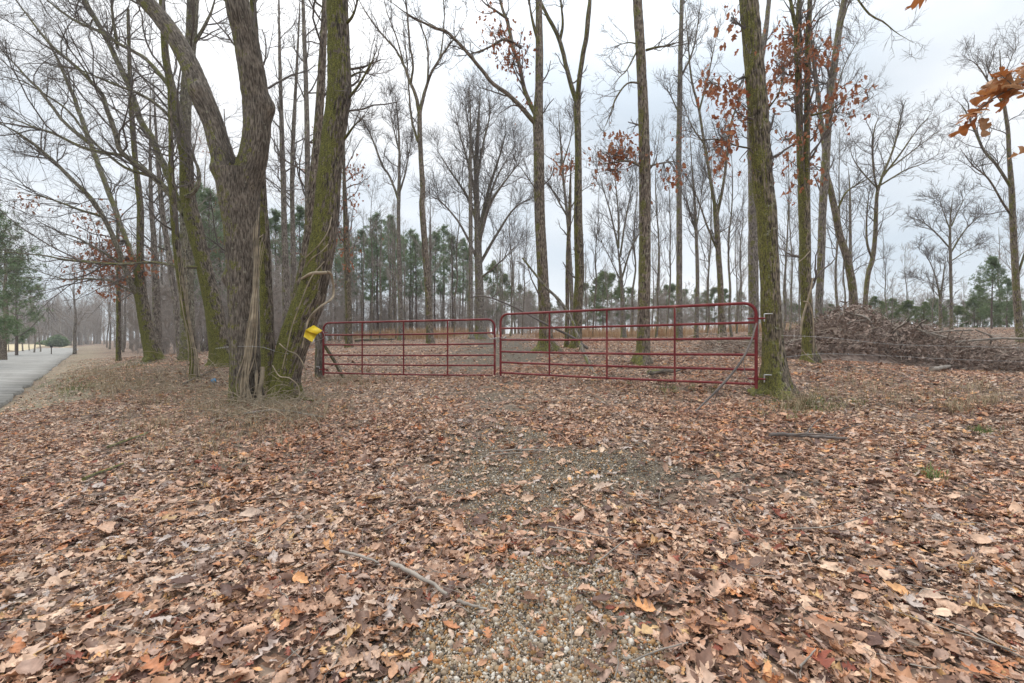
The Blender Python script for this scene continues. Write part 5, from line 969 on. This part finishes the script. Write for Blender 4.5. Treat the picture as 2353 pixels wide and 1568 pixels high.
# ------------------------------------------------------------------ fallen sticks and logs
def stick(label, px, w, mat='deadwood', lift=.05, name='fallen_stick', cat='stick', side=0, seed=1):
    pts = [hit(u, v) for u, v in px]; rg = np.random.default_rng(seed + 900); rr_ = w / 2 * pts[0][1] / F
    p = np.array([[*(q + [0, 0, lift + rr_ * .6]), rr_ * f] for q, f in zip(pts, np.linspace(1, .6, len(pts)))]); rows = smooth_path(p, max(12, len(p) * 8)); rows[:, :3] += rr_ * .5 * (vnoise(np.column_stack([np.arange(len(rows)) * .5, np.full(len(rows), seed), np.zeros(len(rows))]), 1) - .5)[:, None]
    mb = MB(); hero_tube(mb, rows, 10, rr_ * .16, 40, seed); k = len(rows)
    for a in (0, k - 1): mb.add(np.concatenate([mb.v[0].reshape(k, 10, 3)[a], rows[a:a + 1, :3]]), t=[[i, (i + 1) % 10, 10] for i in range(10)])
    if side:
        P, S = kids(rows[None, :, :3], rows[None, :, 3], rg, side, .3, 1, (40, 10), .35, .6, 5, .12, .02); tubes(mb, P, S, 4)
    return single(name, mb, M[mat], label, cat, rows[0, :3], smooth=True, bark=True)
stick('pale grey stick among leaves left of the bare gravel', [(900, 1318), (960, 1350), (1028, 1392)], 10, seed=1)
stick('short broken grey stick tip at the gravel edge', [(1050, 1408), (1085, 1420), (1118, 1430)], 8, seed=2)
stick('grey stick end lying farther left of the gravel stick', [(782, 1288), (830, 1302), (870, 1316)], 7, seed=3)
stick('thin twig slanting up beside the right edge of the gravel', [(1362, 1326), (1400, 1292), (1434, 1264)], 4, seed=4, side=2)
stick('long thin twig at the bottom right of the gravel', [(1450, 1552), (1510, 1528), (1580, 1508)], 5, seed=5)
stick('mossy stick lying in the leaves at left', [(190, 1118), (235, 1100), (282, 1080)], 9, 'limb', seed=6)
stick('greenish stick upslope of the mossy one at left', [(248, 1040), (290, 1024), (340, 1006)], 7, 'limb', seed=7)
stick('pale twig poking up at the bottom edge, right of centre', [(1838, 1566), (1856, 1545), (1874, 1524)], 5, seed=8)
stick('thin dark curved twig on the leaves at right', [(1812, 1235), (1900, 1232), (1970, 1212), (2015, 1190)], 3, seed=9)
stick('rust-brown rotten limb in front of the hinge tree', [(1768, 1012), (1830, 1014), (1890, 1018), (1945, 1022)], 9, 'twig', seed=10, side=3)
stick('short pale log before the brush pile', [(2140, 856), (2162, 853), (2186, 847)], 11, seed=11, name='log', cat='log')
stick('dark log lying behind the right gate near its hinge end', [(1488, 866), (1525, 862), (1575, 856)], 12, 'post', seed=12, name='log', cat='log')
stick('fallen log far behind the left gate', [(815, 786), (850, 784), (905, 783)], 6, 'post', seed=13, name='log', cat='log')
stick('long twig crossing the leaves in front of left gate', [(1130, 1050), (1190, 1046), (1260, 1050)], 4, seed=14, side=3)
stick('forked twig beside the far gravel patch', [(1200, 1054), (1150, 1056), (1100, 1064)], 3.5, seed=15, side=2)
stick('slanting twig on the leaves right of the gravel', [(1260, 1230), (1340, 1244), (1420, 1260)], 3.5, seed=16)
stick('dark slender stick on the bank left of the forked tree', [(420, 890), (460, 868), (500, 852)], 4, 'twig', seed=17)
stick('curved bramble stick in front of the leaning tree', [(560, 960), (640, 952), (740, 968)], 5, seed=18, side=4)
stick('fallen branch at the foot of the forked tree', [(590, 925), (650, 916), (720, 928)], 6, 'mossy', seed=19, side=3)
# branch resting on the long gate, and dead limbs hung up behind it
def hung(label, pts, d0, mat='deadwood', name='fallen_branch', kidn=3, seed=5):
    p = np.array([[*PX(u, v, d), w / 2 * d / F] for (u, v, w, d) in pts]); rows = smooth_path(p, max(24, len(p) * 8)); rg = np.random.default_rng(seed); mb = MB(); hero_tube(mb, rows, 10, .004, 30, seed); P, S = kids(rows[None, :, :3], rows[None, :, 3], rg, kidn, .05, .7, (45, 10), .5, .5, 6, .15, 0); tubes(mb, P, S, 4); return single(name, mb, M[mat], label, 'branch', rows[0, :3], bark=True)
q = hit(1582, 958); hung('thin stick leaning on the hinge end of the long gate', [(1738, 742, 3, 6.75), (1722, 792, 4, 6.6), (1695, 840, 5, 6.5), (1650, 893, 5, 6.35), (1610, 932, 4, 6.2), (1582, 958, 3, float(q[1]))], 0, 'twig', kidn=2, seed=61)
q = hit(1376, 876); hung('long dead branch slanting against the vee-forked tree', [(1200, 592, 4, 12.2), (1250, 655, 6, 12.0), (1285, 690, 7, 11.8), (1315, 738, 8, 11.4), (1336, 798, 9, 10.8), (1358, 845, 9, 10.1), (1377, 878, 8, float(q[1]))], 0, 'post', kidn=4, seed=62)
hung('thin arching dead branch behind the meeting point of the gates', [(1078, 683, 3, 13), (1118, 681, 3, 13), (1185, 707, 4, 12.7), (1250, 742, 5, 12.4), (1318, 776, 6, 12.2), (1350, 800, 6, 12.0)], 0, 'twig', kidn=5, seed=63)

# ------------------------------------------------------------------ brush pile
rg = np.random.default_rng(90)
us = np.array([1770, 1800, 1850, 1900, 1950, 1990, 2030, 2070, 2120, 2180, 2240, 2300, 2352, 2450, 2600]); vs = np.array([800, 775, 752, 728, 705, 712, 742, 752, 752, 776, 798, 810, 814, 818, 822])
def pile_h(u, d):
    x = (u - W0 / 2) / F * d; top = CZ - (np.interp(u, us, vs) - 784) / F * 13.2; g = gz(x, d); k = np.clip(1 - np.abs((d - 13.0) / np.where(d < 13, 2.6, 3.2)) ** 2, 0, 1) ** .8
    return g, np.clip(top - g, .1, None) * k
root = thing('brush_pile', 'long heap of cut branches and brown leaves right of the gate', 'brush pile', PX(2080, 840, 12)); base = np.array(root.location)
uu, dd_ = np.meshgrid(np.linspace(1765, 2600, 90), np.linspace(10.3, 16.2, 34)); g, h = pile_h(uu.ravel(), dd_.ravel()); xx = (uu.ravel() - W0 / 2) / F * dd_.ravel(); lum = vnoise(np.stack([xx * 2.2, dd_.ravel() * 2.2, 0 * xx], 1), 7)
mb = MB(); ii = np.arange(uu.size).reshape(uu.shape); mb.add(np.stack([xx, dd_.ravel(), g - .12 + h * (.55 + .32 * lum)], 1), np.stack([ii[:-1, :-1], ii[:-1, 1:], ii[1:, 1:], ii[1:, :-1]], -1)); part('filler_core', mb, M['brown_leaves'], root, base)  # filler core added inside the pile so no sky shows through
def pile_pts(n, lo=.55, hi=1.02):
    u = rg.uniform(1775, 2560, n); d = 10.6 + 5 * rg.random(n); g, h = pile_h(u, d); return np.stack([(u - W0 / 2) / F * d, d, g + h * rg.uniform(lo, hi, n) + .02], 1)
n = 760; p = pile_pts(n, .5, 1.04); az = rg.random(n) * 6.283; el = rg.normal(.2, .4, n); dv = np.stack([np.cos(az) * np.cos(el), np.sin(az) * np.cos(el), np.sin(el)], 1); Ls = rg.uniform(.6, 2.0, n); P1 = np.empty((n, 7, 3)); P1[:, 0] = p - dv * (Ls / 2)[:, None]
for s in range(1, 7): dv = nrm(dv + rg.normal(0, .13, (n, 3))); P1[:, s] = P1[:, s - 1] + dv * (Ls / 6)[:, None]
P1[..., 2] = np.maximum(P1[..., 2], gz(P1[..., 0].ravel(), P1[..., 1].ravel()).reshape(n, 7) + .03); S1 = rg.uniform(.004, .011, n)[:, None] * np.linspace(1, .4, 7)
P2, S2 = kids(P1, S1, rg, 7, .15, 1, (40, 14), Ls * .35, .6, 4, .2, .0); mb = MB(); tubes(mb, P1, S1, 4); tubes(mb, P2, S2, 3); part('branch_tangle', mb, M['brushwood'], root, base, kind='stuff')
mb = MB(); leaf_cloud(mb, pile_pts(16000, .55, 1.08) + rg.normal(0, .05, (16000, 3)), rg, .12, False, [leaf_geo(np.random.default_rng(60 + k), 'oval', 4, False) for k in range(6)]); part('dead_leaves', mb, M['brown_leaves'], root, base, kind='stuff')
for px in [[(1890, 800, 7), (1930, 762, 7), (1972, 738, 6), (2000, 735, 5)], [(1962, 712, 6), (1990, 728, 7), (2005, 755, 7)], [(2015, 742, 6), (2045, 762, 6), (2060, 790, 6)], [(2095, 745, 5), (2120, 756, 6), (2150, 775, 5)], [(2200, 785, 6), (2250, 779, 7), (2300, 777, 7), (2352, 779, 7), (2420, 782, 7)], [(2130, 768, 5), (2175, 760, 5), (2210, 758, 5)], [(2215, 758, 4), (2255, 772, 5), (2290, 788, 5)], [(1900, 790, 4), (1955, 800, 4), (2030, 815, 4), (2120, 820, 4)], [(2230, 838, 4), (2300, 834, 5), (2380, 838, 5)], [(2000, 820, 4), (2080, 832, 4), (2170, 828, 4)], [(2110, 735, 4), (2135, 744, 5), (2146, 768, 5)], [(1930, 770, 5), (1950, 785, 5), (1965, 800, 5)]]:
    q = wpath(px, 11.6); q[:, 1] += rg.normal(0, .25, len(q)); rows = smooth_path(q, 24); P, S = kids(rows[None, :, :3], rows[None, :, 3], rg, 4, .2, 1, (45, 10), .5, .5, 5, .15, .05); mb = MB(); hero_tube(mb, rows, 8, .004, 30, 3); tubes(mb, P, S, 3); part('limb', mb, M['deadwood'], root, base)
# a lower tangle seen through the right gate
root = thing('brush_heap', 'low tangle of grey sticks seen through the right gate behind its hinge end', 'brush pile', PX(1680, 800, 12)); base = np.array(root.location); n = 130; u = rg.uniform(1600, 1800, n); d = rg.uniform(11.5, 14, n); x = (u - W0 / 2) / F * d; p = np.stack([x, d, gz(x, d) + .05 + .4 * rg.random(n) ** 2], 1); az = rg.random(n) * 6.283; dv = np.stack([np.cos(az), np.sin(az), rg.normal(.12, .3, n)], 1); Q = p[:, None] + dv[:, None] * np.linspace(-.6, .6, 6)[None, :, None] + np.cumsum(rg.normal(0, .02, (n, 6, 3)), 1); mb = MB(); S = rg.uniform(.006, .014, n)[:, None] * np.linspace(1, .5, 6); tubes(mb, Q, S, 4); P2, S2 = kids(Q, S, rg, 4, .1, 1, (40, 12), .4, .6, 4, .2, 0); tubes(mb, P2, S2, 3); part('branch_tangle', mb, M['brushwood'], root, base, kind='stuff')

# ------------------------------------------------------------------ grasses, brambles, twigs on the ground
def blades(name, P, hgt, mat, label, lean=.35, width=.004, seed=1, per=1):
    rg = np.random.default_rng(seed); n = len(P); az = rg.random(n) * 6.283; ln = hgt * (.5 + .8 * rg.random(n)); b1 = lean * (.4 + rg.random(n)); c, s = np.cos(az), np.sin(az); wv = np.stack([-s, c, 0 * s], 1) * width
    p1 = P + np.stack([c * ln * b1 * .35, s * ln * b1 * .35, ln * .6], 1); p2 = P + np.stack([c * ln * b1 * 1.3, s * ln * b1 * 1.3, ln * (.6 + .4 * np.clip(1 - b1, -.3, 1))], 1)
    V = np.stack([P - wv, P + wv, p1 + wv * .8, p1 - wv * .8, p2], 1).reshape(-1, 3); i = np.arange(n)[:, None] * 5; mb = MB(); mb.add(V, i + [0, 1, 2, 3], i + [3, 2, 4]); o = link(name, mb.mesh(name, M[mat], False), kind='stuff'); o['label'] = label; return o
def zone(u, v, su, sv, n, tuft=8, spread=.05, seed=0):
    rg = np.random.default_rng(seed); m = max(1, n // tuft); out = []
    uu = u + su * rg.standard_normal(m); vv = np.clip(v + sv * rg.standard_normal(m), 795, 1560)
    for a, b_ in zip(uu, vv): q = hit(a, b_); out.append(np.column_stack([q[0] + rg.normal(0, spread, tuft), q[1] + rg.normal(0, spread, tuft), np.zeros(tuft)]))
    P = np.concatenate(out); P[:, 2] = gz(P[:, 0], P[:, 1]); return P
blades('dry_grass', np.concatenate([zone(2220, 925, 90, 26, 560, 16, .07, 1), zone(2000, 890, 80, 16, 300, 12, .08, 2), zone(1850, 935, 60, 14, 500, 14, .08, 3), zone(460, 905, 110, 30, 1500, 10, .1, 4), zone(330, 880, 60, 24, 900, 10, .1, 5), zone(620, 950, 90, 20, 800, 10, .08, 6), zone(820, 880, 60, 12, 700, 8, .08, 7), zone(1240, 900, 200, 30, 500, 6, .06, 8), zone(430, 990, 150, 40, 700, 8, .08, 13), zone(215, 865, 40, 22, 1200, 12, .1, 14)]), .2, 'drygrass', 'dry tan grass blades in tufts among the leaves', .8, .0028, 1)
blades('green_grass', np.concatenate([zone(1850, 940, 50, 14, 500, 16, .05, 9), zone(2262, 995, 12, 4, 100, 20, .05, 10), zone(1550, 900, 60, 8, 150, 10, .05, 11), zone(2140, 1100, 6, 4, 90, 30, .04, 12), zone(150, 885, 40, 12, 700, 16, .1, 15), zone(310, 835, 30, 8, 500, 16, .1, 16)]), .10, 'greengrass', 'small green grass tufts among the leaves', .8, .003, 2)
rg = np.random.default_rng(66); n = 26000; u = rg.uniform(760, 2000, n); d = rg.uniform(26, 40, n); x = (u - W0 / 2) / F * d; k = vnoise(np.stack([x * .35, d * .35, 0 * d], 1), 9) > .56; x, d = x[k], d[k]
blades('sedge_grass', np.stack([x, d, gz(x, d)], 1), .7, 'sedge', 'orange-tan broom sedge standing beyond the trees', .5, .009, 3)
# arching brambles round the left trunks
rg = np.random.default_rng(70); n = 430; uu = np.concatenate([rg.normal(610, 75, 270), rg.normal(420, 70, 160)]); vv = np.concatenate([rg.normal(922, 28, 270), rg.normal(868, 24, 160)]); P = np.array([hit(a, max(b_, 820)) for a, b_ in zip(uu, vv)]); az = rg.random(n) * 6.283; Ls = rg.uniform(.4, 1.4, n); dv = np.stack([np.cos(az) * .7, np.sin(az) * .7, rg.uniform(.3, 1.1, n)], 1); Q = np.empty((n, 9, 3)); Q[:, 0] = P; dv = nrm(dv)
for s in range(1, 9): dv = nrm(dv + rg.normal(0, .10, (n, 3)) + [0, 0, -.20]); Q[:, s] = Q[:, s - 1] + dv * (Ls / 8)[:, None]
Q[..., 2] = np.maximum(Q[..., 2], gz(Q[..., 0].ravel(), Q[..., 1].ravel()).reshape(n, 9) + .01); S = rg.uniform(.003, .007, n)[:, None] * np.linspace(1, .4, 9); mb = MB(); tubes(mb, Q, S, 4, False); P2, S2 = kids(Q, S, rg, 3, .2, 1, (45, 15), .25, .6, 4, .2, -.05); tubes(mb, P2, S2, 3, False)
o = link('bramble', mb.mesh('bramble', M['vine']), kind='stuff'); o['label'] = 'arching dead bramble stems round the left tree bases'
# upright dead stems
n = 90; uu = np.concatenate([rg.uniform(150, 2300, 55), rg.normal(700, 110, 35)]); vv = np.concatenate([870 + 330 * rg.random(55) ** 2, rg.normal(985, 45, 35)]); P = np.array([hit(a, max(b_, 850)) for a, b_ in zip(uu, vv)]); Ls = rg.uniform(.15, .5, n); dv = nrm(np.stack([rg.normal(0, .25, n), rg.normal(0, .25, n), np.ones(n)], 1)); Q = np.empty((n, 7, 3)); Q[:, 0] = P
for s in range(1, 7): dv = nrm(dv + rg.normal(0, .1, (n, 3))); Q[:, s] = Q[:, s - 1] + dv * (Ls / 6)[:, None]
S = rg.uniform(.0015, .0028, n)[:, None] * np.linspace(1, .4, 7); mb = MB(); tubes(mb, Q, S, 4, False); P2, S2 = kids(Q, S, rg, 3, .3, 1, (40, 12), Ls * .4, .6, 4, .15, .05); tubes(mb, P2, S2, 3, False); o = link('dead_stems', mb.mesh('dead_stems', M['vine']), kind='stuff'); o['label'] = 'thin upright dead weed stems poking through the leaves'
# small twigs strewn over the leaves
n = 2600; y = np.sqrt(1.7 + 130 * rg.random(n)); x = (rg.random(n) * 2 - 1) * (1.25 * y); s_, o_ = road_coord(x, y); k = o_ < -.2; x, y = x[k], y[k]; n = len(x); az = rg.random(n) * 6.283; Ls = rg.uniform(.06, .4, n); t_ = np.linspace(-.5, .5, 5); Q = np.stack([x[:, None] + np.cos(az)[:, None] * t_ * Ls[:, None], y[:, None] + np.sin(az)[:, None] * t_ * Ls[:, None], np.zeros((n, 5))], -1) + np.concatenate([np.cumsum(rg.normal(0, .006, (n, 5, 2)), 1), np.zeros((n, 5, 1))], -1)
Q[..., 2] = gz(Q[..., 0].ravel(), Q[..., 1].ravel()).reshape(n, 5) + .035 + rg.normal(0, .008, (n, 5)); mb = MB(); tubes(mb, Q, rg.uniform(.0012, .0034, n)[:, None] * np.linspace(1, .5, 5), 4, False); o = link('twig_litter', mb.mesh('twig_litter', M['deadwood']), kind='stuff'); o['label'] = 'small broken twigs strewn over the leaf litter'
# barbed wire between trees
def wire(label, pts):
    p = np.array([[*PX(u, v, d), .0025] for u, v, d in pts]); rows = smooth_path(p, 40); mb = MB(); tubes(mb, rows[None, :, :3], rows[None, :, 3], 4, False)
    for k in range(2, 38, 2):
        c = rows[k, :3]; tubes(mb, np.array([[c - [0, .0, .022], c + [.008, 0, .022]], [c - [.012, 0, -.015], c + [.012, 0, -.015]]]), np.full((2, 2), .0022), 3, False)
    single('barbed_wire', mb, M['galv'], label, 'wire', rows[0, :3])
wire('upper barbed wire strand running right from the hinge tree', [(1795, 770, 6.7), (1900, 775, 8), (2050, 790, 9), (2200, 795, 10), (2420, 800, 11)])
wire('lower barbed wire strand crossing before the brush pile', [(1800, 820, 6.9), (1900, 812, 8), (2060, 818, 9), (2220, 826, 10), (2420, 832, 11)])
wire('barbed wire strand tying the left trunks to the gate post', [(494, 800, 11.4), (545, 795, 7.8), (612, 798, 7.7), (655, 812, 7.6), (725, 800, 11.3)])

# ------------------------------------------------------------------ near oak spray hanging in at right
om = []
rg = np.random.default_rng(123)
for k in range(5):
    V, q = leaf_geo(rg, 'oak', 17); mb = MB(); mb.add(V + [.5, 0, 0], q); om.append(mb.mesh('oak_leaf', M['leaf_orange']))
tw_ = np.array([[*PX(2620, -60, 2.1), .008], [*PX(2480, 90, 2.05), .006], [*PX(2380, 170, 2.0), .0045], [*PX(2300, 215, 1.95), .0035], [*PX(2245, 250, 1.95), .0025]]); rows = smooth_path(tw_, 30); base = rows[0, :3].copy(); root = thing('oak_spray', 'spray of big orange-brown oak leaves hanging in at the right edge', 'branch', base); mb = MB(); tubes(mb, rows[None, :, :3], rows[None, :, 3], 6, False)
P2, S2 = kids(rows[None, 8:, :3], rows[None, 8:, 3], rg, 8, .1, 1, (45, 10), .12, .7, 5, .1, -.05); tubes(mb, P2, S2, 4, False); part('twig', mb, M['twig'], root, base)
for k in range(46):
    c = P2[rg.integers(0, 8), rg.integers(2, 5)] if k % 2 else rows[rg.integers(11, 30), :3]; o = link('leaf', om[k % 5], root); o.location = Vector(c - base); o.rotation_euler = (rg.normal(0, .7), rg.normal(.55, .35), rg.normal(math.pi, .9)); s = rg.uniform(.085, .135); o.scale = (s, s, s)
for (u, v, d, s) in [(2352, 350, 1.9, .1)]:
    o = link('leaf', om[2], root); o.location = Vector(PX(u + 30, v - 10, d) - base); o.rotation_euler = (.3, .3, 2.9); o.scale = (s, s, s)
# one more leaf on its own twig at the top
tw_ = np.array([[*PX(2260, -160, 2.2), .004], [*PX(2180, -60, 2.2), .003], [*PX(2142, -18, 2.2), .002]]); rows = smooth_path(tw_, 12); base = rows[0, :3].copy(); root = thing('oak_twig', 'single orange oak leaf dangling from the top edge at right', 'branch', base); mb = MB(); tubes(mb, rows[None, :, :3], rows[None, :, 3], 5, False); part('twig', mb, M['twig'], root, base); o = link('leaf', om[1], root); o.location = Vector(rows[-1, :3] - base); o.rotation_euler = (.5, .5, 2.8); o.scale = (.11,) * 3

# ------------------------------------------------------------------ thin damp air
hm = MB(); box(hm, (0, 0, 14), (900, 900, 36)); hme = hm.mesh('haze', None, False); m = bpy.data.materials.new('haze'); m.use_nodes = True; t = m.node_tree; t.nodes.clear()
ho = N(t, 'ShaderNodeOutputMaterial'); pv = N(t, 'ShaderNodeVolumePrincipled'); pv.inputs['Density'].default_value = .0008; pv.inputs['Color'].default_value = (.95, .97, 1, 1); pv.inputs['Anisotropy'].default_value = 0; t.links.new(pv.outputs[0], ho.inputs['Volume']); hme.materials.append(m)
o = link('haze', hme, kind='stuff'); o['label'] = 'thin pale damp air'
